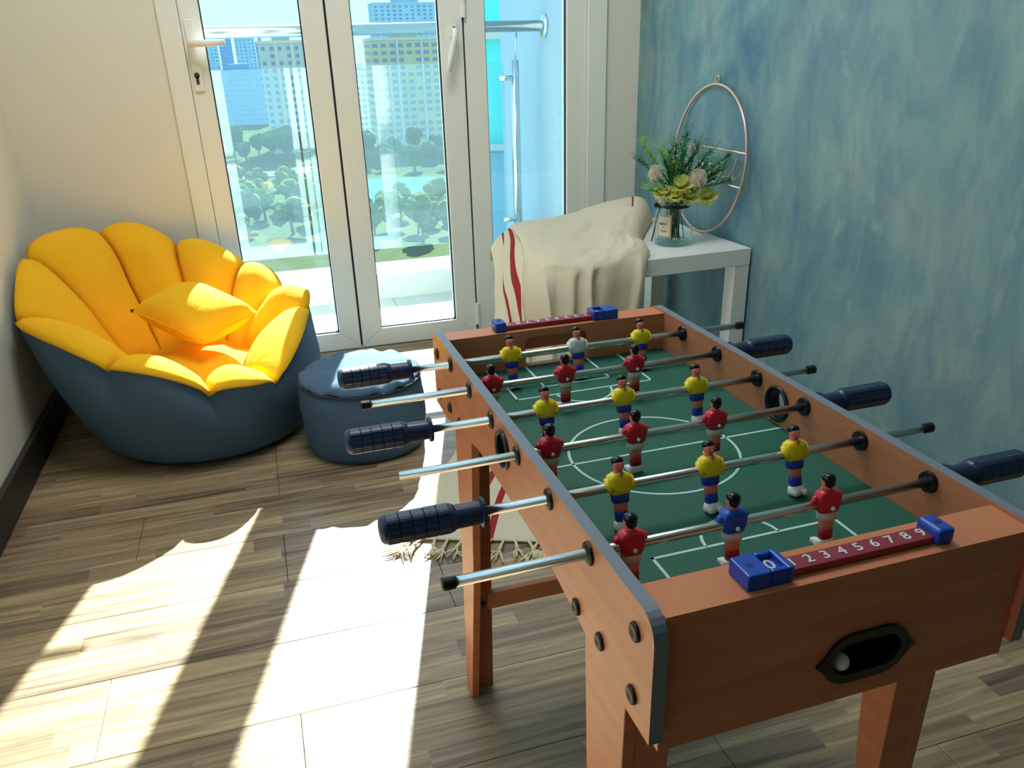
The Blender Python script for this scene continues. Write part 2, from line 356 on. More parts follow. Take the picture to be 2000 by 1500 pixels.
for px_ in (1.165, -.50):
    MB().tube([L3(px_, RY, .091), L3(px_, RY, .957)], .0195, 14).build('post', M_STEEL, rl, smooth=True)
    MB().tube([L3(px_+.004, RY, .957), L3(px_+.012, RY, 1.068)], .0035, 6).build('support_rod', M_STEEL, rl, smooth=True)
    for z in (.265, .885):
        MB().tube([L3(px_, RY-.006, z), L3(px_-.075, RY-.006, z)], .011, 8).build('clamp', M_STEEL, rl, smooth=True)
for a, b in ((-1.66, .195), (.205, 1.115)):
    box('glass_panel', L3(a, RY+.004, .178), L3(b, RY+.014, .953), M_BALGLASS, rl)
# ------------------------------------------------------------------ the city below (ground 40 m down)
GZ = -40.0
M_LAWN = mat('dry_grass_and_scrub', (78, 86, 56), .95, rgb2=(58, 70, 46), vscale=.03, spec=0.0)
M_ROAD = mat('pale_asphalt', (92, 98, 104), .9, var=.1, vscale=.05, spec=0.0)
M_POND = mat('pale_blue_yard_roofing', (64, 98, 124), .5, var=.12, vscale=.04, spec=0.0)
struct(box('ground', (-700, 60, GZ-2), (900, 2600, GZ), M_LAWN))
def strip(name, pts, mt, lab, cat, z=.05, h=.25):
    g = [onz(x, y, GZ) for x, y in pts]; c = sum(g, Vector())/len(g)
    mb = MB(); mb.rings([[(p.x-c.x, p.y-c.y, 0) for p in g], [(p.x-c.x, p.y-c.y, h) for p in g]])
    return tag(mb.build(name, mt, loc=(c.x, c.y, GZ+z)), lab, cat)
strip('yard', [(690, 402), (900, 388), (900, 345), (690, 352)], M_POND, 'pale blue paved yard between the trees below', 'yard')
strip('road', [(425, 356), (640, 336), (640, 322), (425, 345)], M_ROAD, 'pale grey road past the trees below the left door', 'road', .1)
M_GLZ = mat('haze_lightened_window_glass', (104, 140, 164), .3)  # lightened: haze over the far towers is put into the window colour
def tower(name, x0, x1, ytop, ybase, dist, depth, wall, lab, rows, cols, z0=None, frac=(.5, .5), yaw=0, trim=None, topz=None):
    """high-rise placed on the ground by its pixel outline: body, roof parapet, floor bands and a grid of recessed windows"""
    a = ony(x0, ybase, dist); b = ony(x1, ybase, dist); t = ony((x0+x1)/2, ytop, dist).z if topz is None else topz
    wd = (b-a).x; e = empty(name, ((a.x+b.x)/2, dist, GZ), yaw); H = t-GZ
    tag(e, lab, 'building')
    box('body', (-wd/2, 0, 0), (wd/2, depth, H), wall, e)
    box('parapet', (-wd/2-.3, -.3, H-1.2), (wd/2+.3, depth+.3, H), trim or wall, e)
    box('roof_plant_room', (-wd*.2, depth*.3, H), (wd*.15, depth*.7, H+3.5), wall, e)
    mb = MB(); fh = 3.0; n = min(rows, int((H-3)/fh)); cw = wd/cols
    for r in range(n):
        for c in range(cols):
            if random.random() < .06: continue
            x = -wd/2+cw*(c+.5); z = H-3.2-r*fh; hw = cw*frac[0]/2; hh = fh*frac[1]/2
            mb.box((x-hw, -.12, z-hh), (x+hw, .3, z+hh))
    for r in range(n):
        for c in range(max(2, int(depth/(cw+.01)))):
            y = cw*(c+.5); z = H-3.2-r*fh
            if y > depth-1: break
            for sx_ in (-1, 1): mb.box((sx_*wd/2-.12, y-cw*frac[0]/2, z-fh*frac[1]/2), (sx_*wd/2+.12, y+cw*frac[0]/2, z+fh*frac[1]/2))
    wo = mb.build('windows', M_GLZ, e, fix=False); wo['kind'] = 'stuff'
    mb = MB()
    for c in (.34, .66): mb.box((-wd/2+wd*c-.5, -.5, 0), (-wd/2+wd*c+.5, .2, H))
    mb.build('pilasters', trim or wall, e)
    return e
M_CREAM = mat('cream_tower_render', (206, 196, 160), .9, var=.05, vscale=.1, spec=0.0)
M_PALE = mat('white_tower_render', (200, 206, 204), .9, var=.05, vscale=.1, spec=0.0)
M_BLU1 = mat('blue_haze_tower_cladding', (120, 178, 226), .7, var=.08, vscale=.05, spec=0.0)  # haze put into the facade colour of the far towers
M_BLU2 = mat('light_blue_haze_cladding', (160, 206, 236), .7, var=.06, vscale=.05, spec=0.0)  # paler blue, again distant haze held in the base colour
M_PEACH = mat('peach_tower_render', (232, 212, 186), .9, spec=0.0)
tower('apartment_tower', 534, 628, 78, 296, 410, 20, M_PALE, 'pale apartment tower with peach corner behind the left glazed door', 18, 6, trim=M_PEACH, frac=(.42, .5))
tower('apartment_tower', 742, 884, 72, 291, 400, 22, M_CREAM, 'cream apartment tower with rows of windows filling the middle door pane', 19, 9, trim=M_PALE, frac=(.6, .5))
tower('apartment_tower', 744, 880, 4, 200, 760, 26, M_BLU2, 'tall pale blue tower rising above the handrail in the middle pane', 40, 12, frac=(.5, .5))
tower('apartment_slab', 686, 742, 136, 268, 480, 18, M_PALE, 'low white slab block left of the cream tower', 12, 6, frac=(.6, .4))
tower('apartment_slab', 432, 544, 136, 262, 600, 24, M_BLU1, 'wide blue slab block seen through the left door', 22, 14, frac=(.5, .35))
for x0, x1, yt, lab in ((408, 448, 84, 'blue skyline tower nearest the left door stile'), (452, 476, 72, 'slim blue skyline tower with a stepped top'), (482, 520, 64, 'tallest of the blue skyline towers in the left pane'), (522, 540, 80, 'blue skyline tower beside the peach corner')):
    tower('skyline_tower', x0, x1, yt, 240, 900, 26, M_BLU2 if x0 in (408, 482) else M_BLU1, lab, 30, 5, frac=(.5, .45))
# neighbouring wing with turquoise glazing, right beside the balcony
nb = empty('neighbouring_wing', (2.11, 8.0, GZ), math.radians(-16.5)); tag(nb, 'turquoise glazed wing of the next building beside the balcony', 'building')
M_TURQ = mat('turquoise_glazing', (70, 222, 216), .25, var=.12, vscale=1.2)
box('facade', (0, 0, 0), (6, 9, 66), M_TURQ, nb)
for z in (.157, 1.118, -2.9, 4.1):
    box('floor_band', (-.06, -.12, z-GZ-.03), (6, 0, z-GZ+.03), M_CONC, nb)
box('lower_glazing', (-.01, -.02, -2.9-GZ), (6, 0, .10-GZ), mat('grey_blue_glazing', (128, 168, 184), .3), nb)
# trees
M_LEAF1 = mat('tree_leaf_green', (66, 98, 60), .9, rgb2=(40, 72, 50), vscale=.5, spec=0.0)
M_LEAF2 = mat('tree_leaf_yellow_green', (112, 120, 66), .9, rgb2=(76, 94, 56), vscale=.5, spec=0.0)
M_BARK = mat('tree_bark', (96, 84, 70), .9)
def tree_proto(name, mt, seed):
    rnd = random.Random(seed); e = empty(name)
    mb = MB(); mb.tube([(0, 0, 0), (.1, 0, 2.4), (0, .1, 5)], [.35, .28, .15], 7); mb.build('trunk', M_BARK, e, smooth=True)
    bm = bmesh.new()
    for k in range(9):
        a = rnd.random()*2*PI; rr = rnd.uniform(0, 2.4); h = rnd.uniform(3.6, 7.4); r = rnd.uniform(1.5, 2.5)
        bmesh.ops.create_icosphere(bm, subdivisions=2, radius=r, matrix=Matrix.Translation((rr*math.cos(a), rr*math.sin(a), h)))
    for v in bm.verts: v.co += mnoise.noise_vector(v.co*1.3)*.7
    me = bpy.data.meshes.new('crown'); bm.to_mesh(me); bm.free(); me.materials.append(mt)
    c = bpy.data.objects.new('crown', me); COL.objects.link(c); c.parent = e
    return e
pa, pb = tree_proto('leafy_tree', M_LEAF1, 1), tree_proto('leafy_tree', M_LEAF2, 2)
used = {id(pa): False, id(pb): False}
def plant(pr, px_, py_, sc, lab, grp):
    g = onz(px_, py_, GZ); o = pr
    if used[id(pr)]: o = dup(pr)
    used[id(pr)] = True
    o.location = (g.x, g.y, GZ); o.scale = (sc, sc, sc*random.uniform(.8, 1.15)); o.rotation_euler = (0, 0, random.random()*6)
    tag(o, lab, 'tree', grp)
rt = random.Random(5); placed = []
def clump(pr, n, x0, x1, y0, y1, s0, s1, lab, grp):
    for k in range(n):
        for _ in range(60):
            x, y, sc = rt.uniform(x0, x1), rt.uniform(y0, y1), rt.uniform(s0, s1); g = onz(x, y, GZ)
            if all((g.x-q[0])**2+(g.y-q[1])**2 > (4.6*(sc+q[2]))**2 for q in placed): break
        else: continue
        placed.append((g.x, g.y, sc)); plant(pr, x, y, sc, lab, grp)
clump(pa, 22, 455, 622, 303, 319, 1.0, 1.7, 'dark green tree in the clump seen through the left door', 'trees below the left door')
clump(pa, 18, 684, 900, 302, 336, .9, 1.4, 'dark green tree along the foot of the cream tower', 'trees along the towers')
clump(pb, 26, 430, 640, 366, 470, .8, 1.3, 'yellowish tree in the scrub under the left door pane', 'scrub trees below the left door')
clump(pb, 20, 690, 900, 410, 470, .7, 1.2, 'yellowish tree in the scrub under the middle door pane', 'scrub trees below the middle door')
# ------------------------------------------------------------------ foosball table
FT = empty('foosball_table', (.4045, .7848, 0), math.radians(.729))
tag(FT, 'brown wooden foosball table with six player rods and black handles', 'foosball table')
WH, LH, HT, PF = .173, .3134, .625, .565
def woodmat(name, a, b, rough=.42):
    m = bpy.data.materials.new(name); m.use_nodes = True; N = m.node_tree.nodes; L = m.node_tree.links; p = N['Principled BSDF']
    t = N.new('ShaderNodeTexCoord'); mp = N.new('ShaderNodeMapping'); mp.inputs['Scale'].default_value = (6, 6, 70); L.new(t.outputs['Object'], mp.inputs[0])
    n = N.new('ShaderNodeTexNoise'); n.inputs['Scale'].default_value = 1.0; n.inputs['Detail'].default_value = 6; n.inputs['Distortion'].default_value = .5; L.new(mp.outputs[0], n.inputs['Vector'])
    r = N.new('ShaderNodeValToRGB'); r.color_ramp.elements[0].position = .35; r.color_ramp.elements[1].position = .7
    r.color_ramp.elements[0].color = (*lin(a), 1); r.color_ramp.elements[1].color = (*lin(b), 1)
    L.new(n.outputs['Fac'], r.inputs[0]); L.new(r.outputs[0], p.inputs['Base Color']); p.inputs['Roughness'].default_value = rough
    return m
M_TW = woodmat('reddish_brown_board', (200, 118, 78), (212, 132, 90), .36)
M_EDGE = mat('grey_edge_band', (118, 126, 138), .4)
M_BLACK = mat('black_plastic', (16, 17, 20), .35)
M_NAVYP = mat('dark_navy_grip_plastic', (30, 46, 76), .38)
M_CHROME = mat('chromed_rod', (220, 218, 214), .26, 1.0)
M_GREEN = mat('green_playfield', (4, 92, 72), .6, var=.06, vscale=30)
M_LINE = mat('pale_field_line', (188, 226, 222), .5)
M_BOLT = mat('dark_bronze_bolt', (52, 44, 40), .4, .5)
def panel_outline():
    r = .022; y0, y1 = -.365, .365; pts = []
    for cx_, a0 in ((y1-r, 0), (y0+r, PI/2)):
        for k in range(7):
            a = a0+PI/2*k/6; pts.append((cx_+r*math.cos(a), HT-r+r*math.sin(a)))
    pts += [(y0, .508), (-.30, .508), (-.12, .538)]
    pts += [(.12, .538), (.30, .508), (y1, .508)]
    return pts
for s in (-1, 1):
    t0, t1 = (s*WH, s*(WH+.012))
    sp_ = plate('side_panel', panel_outline(), [circle((.006, .592), .019)], 'X', min(t0, t1), max(t0, t1), [M_TW, M_EDGE], FT, True)
    # ball entry cup
    for q in (0, 1):
        xq = s*(WH+.012)+s*.0015 if q else s*WH-s*.0015
        ring = MB().tube([(xq, .006+.021*math.cos(2*PI*k/24), .592+.021*math.sin(2*PI*k/24)) for k in range(24)], .0028, 6, closed=True)
        ring.build('ball_cup_rim', M_BLACK, FT, smooth=True)
    MB().lathe([(s*(WH-.001), .0188), (s*(WH+.013), .0188)], (0, .006, .592), 'X', 24, cap=False).build('ball_cup_sleeve', M_BLACK, FT, smooth=True)
    xo = s*(WH+.012)
    for y, z in ((-.216, .534), (-.270, .536), (-.335, .596), (-.334, .533), (.335, .596), (.334, .533), (.270, .536), (.216, .534)):
        MB().lathe([(xo, .0085), (xo+s*.0025, .0080), (xo+s*.0032, .006), (xo+s*.0022, .003)], (0, y, z), 'X', 14).build('bolt', M_BOLT, FT, smooth=True)
def stadium(c, w, h, n=8):
    r = h; pts = []
    for k in range(n+1): a = -PI/2+PI*k/n; pts.append((c[0]+w-r+r*math.cos(a), c[1]+r*math.sin(a)))
    for k in range(n+1): a = PI/2+PI*k/n; pts.append((c[0]-w+r+r*math.cos(a), c[1]+r*math.sin(a)))
    return pts
WI = WH-.0004
rect = [(-WI, .490), (WI, .490), (WI, HT-.003), (-WI, HT-.003)]
plate('end_panel', rect, [stadium((.018, .535), .037, .018)], 'Y', -LH-.044, -LH-.032, [M_TW], FT)
def rrect(x0, x1, z0, z1, r=.010, n=5):
    pts = []
    for cx_, cz_, a0 in ((x1-r, z0+r, -PI/2), (x1-r, z1-r, 0), (x0+r, z1-r, PI/2), (x0+r, z0+r, PI)):
        pts += [(cx_+r*math.cos(a0+PI/2*k/n), cz_+r*math.sin(a0+PI/2*k/n)) for k in range(n+1)]
    return pts
plate('end_panel', rect, [rrect(-.056, .046, .5665, .6105)], 'Y', LH, LH+.012, [M_TW], FT)
box('end_inner_board', (-WI, -LH-.010, .545), (WI, -LH, HT-.003), M_TW, FT)
box('end_rail', (-WI, -LH-.032, HT-.015), (WI, -LH-.010, HT-.003), M_TW, FT)
plate('end_outer_board', rect, [rrect(-.058, .030, .556, .584)], 'Y', LH+.024, LH+.036, [M_TW], FT)
box('end_rail', (-WI, LH+.012, HT-.015), (WI, LH+.024, HT-.003), M_TW, FT)
# black goal surround on the near end with pointed ears, ball chute behind
GX = .018
gp = plate('goal_surround', stadium((GX, .535), .0425, .0255), [stadium((GX, .535), .034, .0165)], 'Y', -LH-.047, -LH-.044, [M_BLACK], FT)
for s in (-1, 1):
    MB().rings([[(GX+s*.0395, -LH-.047+.003*k, .545), (GX+s*.0495, -LH-.047+.003*k, .534), (GX+s*.0395, -LH-.047+.003*k, .524)] for k in (0, 1)]).build('goal_ear', M_BLACK, FT)
M_MATTE = mat('matte_black_cup', (6, 6, 7), .95, spec=.0)
MB().box((GX-.042, -LH-.0318, .512), (GX+.042, -LH-.012, .5585)).build('ball_chute', M_MATTE, FT)
plate('goal_sleeve', stadium((GX, .535), .0368, .0178), [stadium((GX, .535), .0335, .0160)], 'Y', -LH-.0438, -LH-.0320, [M_MATTE], FT)
box('playfield', (-WI, -LH, PF-.006), (WI, LH, PF), M_GREEN, FT)
LZ = PF+.0003
def line(p, q, w=.0032):
    p, q = Vector((*p, 0)), Vector((*q, 0)); d = (q-p).normalized(); n = Vector((-d.y, d.x, 0))*w/2; p = p-d*w/2; q = q+d*w/2
    mb = MB(); vs = [p-n, q-n, q+n, p+n]; mb.rings([[(v.x, v.y, PF-.0005) for v in vs], [(v.x, v.y, LZ) for v in vs]]); mb.build('field_line', M_LINE, FT)
def arc(c, r, a0, a1, n=40, w=.0032):
    mb = MB(); ri = []
    for k in range(n+1):
        a = a0+(a1-a0)*k/n; ca, sa = math.cos(a), math.sin(a)
        ri.append([(c[0]+ca*(r-w/2), c[1]+sa*(r-w/2), PF-.0005), (c[0]+ca*(r+w/2), c[1]+sa*(r+w/2), PF-.0005), (c[0]+ca*(r+w/2), c[1]+sa*(r+w/2), LZ), (c[0]+ca*(r-w/2), c[1]+sa*(r-w/2), LZ)])
    mb.rings(ri); mb.build('field_line', M_LINE, FT)
cxl = -.006
line((-WI, -.008), (WI, -.008)); arc((cxl, -.012), .100, 0, 2*PI, 64)
for s in (1, -1):
    yb = s*.196 if s > 0 else -.211
    e1 = s*(LH-.001)
    line((cxl-.101, yb), (cxl+.101, yb)); line((cxl-.101, yb), (cxl-.101, e1)); line((cxl+.101, yb), (cxl+.101, e1))
    y2 = s*.228 if s > 0 else -.255
    line((cxl-.05, y2), (cxl+.05, y2)); line((cxl-.05, y2), (cxl-.05, e1)); line((cxl+.05, y2), (cxl+.05, e1))
    arc((cxl-.004, yb), .040, 0 if s < 0 else PI, PI if s < 0 else 2*PI, 24)
# legs: L-profile of two tapering boards each
M_LEGW = M_TW
for sx_ in (-1, 1):
    for sy_ in (-1, 1):
        lg = empty('leg', (0, 0, 0)); lg.parent = FT
        xo0, xo1 = WH-.0005, WH+.010; t = .012
        def sideb(z, inn, out, xx): return [(sx_*(xx-t), sy_*inn, z), (sx_*xx, sy_*inn, z), (sx_*xx, sy_*out, z), (sx_*(xx-t), sy_*out, z)]
        MB().rings([sideb(0.0, .258, .292, xo1), sideb(.25, .228, .297, xo0+.004), sideb(.5645, .202, .300, xo0)]).build('side_board', M_LEGW, lg, bevel=.001)
        def frontb(z, xx, wd): return [(sx_*(xx-wd), sy_*(.300-t if z else .292-t), z), (sx_*(xx-t), sy_*(.300-t if z else .292-t), z), (sx_*(xx-t), sy_*(.300 if z else .292), z), (sx_*(xx-wd), sy_*(.300 if z else .292), z)]
        MB().rings([frontb(0.0, xo1, .044), frontb(.5645, xo0, .050)]).build('front_board', M_LEGW, lg, bevel=.001)
for sy_ in (-1, 1):
    box('crossbar', (-.150, sy_*.252-.006, .186), (.150, sy_*.252+.006, .216), M_TW, FT, bevel=.001)
    for sx_ in (-1, 1): MB().lathe([(sy_*.252-.0095, .004), (sy_*.252-.006, .0045)], (sx_*.158, 0, .201), 'Y', 12).build('bolt', M_BOLT, FT)
# score counters
M_SBLUE = mat('blue_counter_plastic', (18, 72, 176), .35)
M_SRED = mat('dark_red_counter_bar', (142, 38, 52), .4)
M_NUM = mat('pale_numeral_print', (214, 210, 214), .5)
for s in (-1, 1):
    sc = empty('score_counter', (-.002, s*(LH+.020)*1.0+(-.004 if s < 0 else -.002), HT-.003), 0 if s < 0 else PI); sc.parent = FT
    MB().rings([[(x, y, z) for y, z in ((-.0088, .0005), (.0088, .0005), (.0088, .0070), (-.0088, .0070))] for x in (-.065, .085)]).build('number_bar', M_SRED, sc, bevel=.001)
    # slider block with a window that shows the zero
    mb = MB(); mb.box((-.099, -.014, 0), (-.078, .014, .0145)); mb.box((-.064, -.014, 0), (-.058, .014, .0145)); mb.box((-.078, -.014, 0), (-.064, -.009, .0145)); mb.box((-.078, .009, 0), (-.064, .014, .0145))
    mb.build('slider', M_SBLUE, sc, bevel=.0015)
    box('zero_plate', (-.078, -.009, 0), (-.064, .009, .0095), M_SBLUE, sc)
    MB().box((.080, -.013, 0), (.097, .013, .0145)).build('end_cap', M_SBLUE, sc, bevel=.003)
    for xx in (-.090, .089): MB().lathe([(.0144, .003), (.0148, .003)], (xx, 0, 0), 'Z', 12).build('screw_hole', mat('counter_hole', (10, 32, 96), .6), sc)
    text_mesh('numeral', '0', .017, M_NUM, sc, Matrix.Translation((-.071, 0, .0098)))
    for k in range(1, 10):
        text_mesh('numeral', str(k), .0145, M_NUM, sc, Matrix.Translation((-.0505+(k-1)*.01560, 0, .0073)))
# players
SKIN, HAIR = mat('player_skin', (240, 128, 108), .4), mat('player_hair', (14, 14, 16), .25)
KIT = {'yellow': ((250, 212, 16), (24, 54, 168), (24, 54, 168)), 'red': ((204, 22, 44), (222, 214, 200), (166, 18, 34)), 'white': ((222, 220, 212), (20, 52, 168), (20, 52, 168)), 'blue': ((16, 74, 176), (222, 214, 200), (166, 18, 34))}
M_SHOE = mat('player_white_shoe', (242, 238, 226), .4)
def player_mesh(kind):
    sh, so_, sk = KIT[kind]
    mats = [M_SHOE, mat('sock_'+kind, sk, .4), SKIN, mat('shorts_'+kind, so_, .4), mat('shirt_'+kind, sh, .38), HAIR]
    mb = MB(); n = 14
    def sup(z, a, b, oy=0, e=.6):
        r = []
        for k in range(n):
            t = 2*PI*k/n; c, s = math.cos(t), math.sin(t)
            r.append((a*math.copysign(abs(c)**e, c), oy+b*math.copysign(abs(s)**e, s), z))
        return r
    # the figure faces -y; z = 0 is the rod axis
    bands = [(0, [(-.044, .0088, .0062, -.002), (-.0415, .0092, .0068, -.002), (-.0375, .0086, .0060, -.0015), (-.0355, .0070, .0045, 0)]),
             (1, [(-.0355, .0066, .0043, 0), (-.030, .0067, .0046, 0), (-.0255, .0066, .0045, 0)]),
             (2, [(-.0255, .0066, .0045, 0), (-.020, .0070, .0050, 0), (-.0155, .0076, .0054, 0)]),
             (3, [(-.0155, .0088, .0064, 0), (-.011, .0090, .0066, 0), (-.0070, .0094, .0068, 0)]),
             (4, [(-.0070, .0100, .0072, 0), (-.003, .0118, .0082, 0), (.003, .0130, .0086, 0), (.008, .0130, .0084, 0), (.0118, .0114, .0074, 0), (.0142, .0070, .0052, 0)]),
             (2, [(.0142, .0040, .0040, 0), (.0160, .0038, .0040, -.0003), (.0185, .0050, .0052, -.0006), (.0220, .0055, .0058, -.0006), (.0250, .0054, .0056, -.0002)]),
             (5, [(.0238, .0058, .0058, .0006), (.0262, .0060, .0062, .0004), (.0286, .0048, .0050, .0004), (.0300, .0022, .0024, .0004)])]
    for mi, rs in bands:
        mb.cur = mi; mb.rings([sup(z, a, b, oy, .75 if mi in (2, 5) else .62) for z, a, b, oy in rs])
    mb.cur = 2; mb.box((-.0007, -.0078, .0195), (.0007, -.0058, .0218))                      # nose
    mb.cur = 2; mb.rings([[(-.003, -.0062, .0145), (.003, -.0062, .0145), (0, -.0086, .0098)], [(-.003, -.004, .0148), (.003, -.004, .0148), (0, -.0076, .0098)]])   # neckline
    mb.cur = 4
    for s in (-1, 1): mb.tube([(s*.0118, .001, .009), (s*.0132, -.002, .002), (s*.0104, -.0062, -.0025)], [.0036, .0036, .003], 8)      # arms
    mb.cur = 0; mb.ball((0, .0090, -.002), .0022, 8, 5)                                          # screw boss on the back
    for s in (-1, 1): mb.box((s*.0052-.0030, -.0110, -.044), (s*.0052+.0030, -.006, -.0385))     # toes
    mb.cur = 5; mb.ball((0, .0026, .0225), .0056, 10, 6, (1, .8, 1.15))                          # back of the hair
    o = mb.build('player', mats, None, smooth=True)
    return o
PROTO = {k: player_mesh(k) for k in KIT}
first = {k: True for k in KIT}
M_CAPB = M_BLACK
def handle_mesh(parent, s, x0):
    prof = [(0, .014), (.0035, .0145), (.0042, .0108), (.010, .0112), (.028, .0116), (.031, .0134), (.034, .0140)]
    mb = MB(); mb.lathe([(s*(x0+h), r) for h, r in prof], (0, 0, 0), 'X', 24)
    def rib(a, h): return 1+.035*math.copysign(1, math.cos(6*a))
    h = .034
    for k in range(5):
        mb.lathe([(s*(x0+h), .0128), (s*(x0+h+.0005), .0140), (s*(x0+h+.0112), .0140), (s*(x0+h+.0117), .0128)], (0, 0, 0), 'X', 36, mod=rib); h += .0117
    mb.lathe([(s*(x0+h), .0138), (s*(x0+h+.003), .0130), (s*(x0+h+.0055), .0105), (s*(x0+h+.0065), .006)], (0, 0, 0), 'X', 24)
    return mb.build('handle', M_NAVYP, parent)
RODS = [.25-.0985*k for k in range(6)]
TEAM = [('yellow', 'white', 'yellow'), ('red',)*3, ('yellow',)*3, ('red',)*3, ('yellow',)*3, ('red', 'blue', 'red')]
X0 = [-.098, -.155, -.117, -.148, -.112, -.146]
ENDL = [-.240, -.318, -.256, -.312, -.250, -.309]; ENDR = [.270, .190, .254, .191, .262, .190]
TILT = [14, 4, 14, 5, 14, 7]
for k, y in enumerate(RODS):
    rod = MB().tube([(ENDL[k]-.0, 0, 0), (ENDR[k], 0, 0)], .0047, 14).build('rod', M_CHROME, FT, smooth=True, loc=(0, y, .609))
    left_handle = k % 2 == 0
    if left_handle:
        handle_mesh(rod, -1, -ENDL[k]); xe, s = ENDR[k], 1
    else:
        handle_mesh(rod, 1, ENDR[k]); xe, s = ENDL[k], -1
    MB().lathe([(xe-s*.006, .0058), (xe+s*.004, .0060), (xe+s*.0055, .0048)], (0, 0, 0), 'X', 14).build('end_cap', M_CAPB, rod, smooth=False) if k != 3 else None
    for s in (-1, 1):
        MB().lathe([(s*(WH-.0045), .0065), (s*(WH-.004), .0105), (s*(WH-.0005), .0115)], (0, y, .609), 'X', 18).build('rod_bushing', M_BLACK, FT, smooth=False)
        MB().lathe([(s*(WH+.0125), .0110), (s*(WH+.0145), .0105), (s*(WH+.016), .0062)], (0, y, .609), 'X', 18).build('rod_bushing', M_BOLT, FT, smooth=False)
    for j, kind in enumerate(TEAM[k]):
        pr = PROTO[kind]
        if first[kind]: first[kind] = False; o = pr
        else: o = pr.copy(); COL.objects.link(o)
        o.parent = rod; o.location = (X0[k]+j*.1005, 0, 0)
        front = k % 2 == 0
        o.rotation_euler = (math.radians(-TILT[k]) if front else math.radians(TILT[k]), 0, 0 if front else PI)
        if not front: o.rotation_euler = (math.radians(TILT[k]), 0, PI)
# ------------------------------------------------------------------ bean bag chair
def catmull(P, t, closed=True):
    n = len(P); i = int(math.floor(t)); u = t-i
    g = (lambda k: P[k % n]) if closed else (lambda k: P[max(0, min(n-1, k))])
    a, b, c, d = g(i-1), g(i), g(i+1), g(i+2)
    return .5*((2*b)+(-a+c)*u+(2*a-5*b+4*c-d)*u*u+(-a+3*b-3*c+d)*u*u*u)
def fabric(name, rgb, rough=.9, transl=0., var=.08, wrinkle=.35, sheen=.0):
    m = bpy.data.materials.new(name); m.use_nodes = True; N = m.node_tree.nodes; L = m.node_tree.links; p = N['Principled BSDF']
    t = N.new('ShaderNodeTexCoord'); c = lin(rgb)
    n = N.new('ShaderNodeTexNoise'); n.inputs['Scale'].default_value = 5; n.inputs['Detail'].default_value = 5; L.new(t.outputs['Object'], n.inputs['Vector'])
    r = N.new('ShaderNodeValToRGB'); r.color_ramp.elements[0].position = .3; r.color_ramp.elements[1].position = .7
    r.color_ramp.elements[0].color = (*[v*(1-var) for v in c], 1); r.color_ramp.elements[1].color = (*c, 1); L.new(n.outputs['Fac'], r.inputs[0]); L.new(r.outputs[0], p.inputs['Base Color'])
    p.inputs['Roughness'].default_value = rough; p.inputs['Specular IOR Level'].default_value = .2; p.inputs['Sheen Weight'].default_value = sheen
    n2 = N.new('ShaderNodeTexNoise'); n2.inputs['Scale'].default_value = 500; n2.inputs['Detail'].default_value = 2; L.new(t.outputs['Object'], n2.inputs['Vector'])
    n3 = N.new('ShaderNodeTexNoise'); n3.inputs['Scale'].default_value = 16; n3.inputs['Detail'].default_value = 4; n3.inputs['Distortion'].default_value = 1.2; L.new(t.outputs['Object'], n3.inputs['Vector'])
    ad = N.new('ShaderNodeMath'); ad.operation = 'MULTIPLY_ADD'; ad.inputs[1].default_value = .12; L.new(n2.outputs['Fac'], ad.inputs[0]); L.new(n3.outputs['Fac'], ad.inputs[2])
    bp = N.new('ShaderNodeBump'); bp.inputs['Strength'].default_value = wrinkle; bp.inputs['Distance'].default_value = .01; L.new(ad.outputs[0], bp.inputs['Height']); L.new(bp.outputs[0], p.inputs['Normal'])
    if transl:
        tr = N.new('ShaderNodeBsdfTranslucent'); L.new(r.outputs[0], tr.inputs[0]); mx = N.new('ShaderNodeMixShader'); mx.inputs[0].default_value = transl
        L.new(p.outputs[0], mx.inputs[1]); L.new(tr.outputs[0], mx.inputs[2]); L.new(mx.outputs[0], N['Material Output'].inputs[0])
    return m
M_YEL = fabric('yellow_cotton', (248, 186, 32), wrinkle=.22)
M_GREY = fabric('slate_blue_canvas', (78, 104, 130), wrinkle=.3)
# rim seams between neighbouring puffs, measured in the photograph and set on the wall, door or reach they touch
RIM = [Vector(p) for p in ((-.655, 2.37, .395), (-.660, 2.62, .505), (-.500, 2.850, .520), (-.285, 2.865, .470), (-.085, 2.78, .395), (.020, 2.66, .330), (.075, 2.49, .310), (-.040, 2.14, .226), (-.20, 2.075, .245), (-.425, 2.120, .325))]
BC = Vector((-.30, 2.45, 0)); NL = len(RIM)
SEAT = Vector((-.255, 2.43, .205))
chair = empty('bean_bag_chair', (BC.x, BC.y, 0)); tag(chair, 'round bean bag chair with slate shell and yellow petal lining in the corner', 'bean bag')
def rim_pt(t): return catmull(RIM, t)
def lobe(t): return abs(math.sin(PI*(t % 1)))**.55
KS = 12                                     # samples per petal
def rimo(t, out=0., up=0.):
    p = rim_pt(t); d = (p-Vector((BC.x, BC.y, p.z))); d.z = 0; d.normalize()
    l = lobe(t); return p+d*(out+.018*l)+Vector((0, 0, up+.034*l))
mb = MB(); rings = []
NR = 14
def clampw(v):
    return Vector((max(XL+.026, v.x), min(D-.024, v.y), max(v.z, 0)))
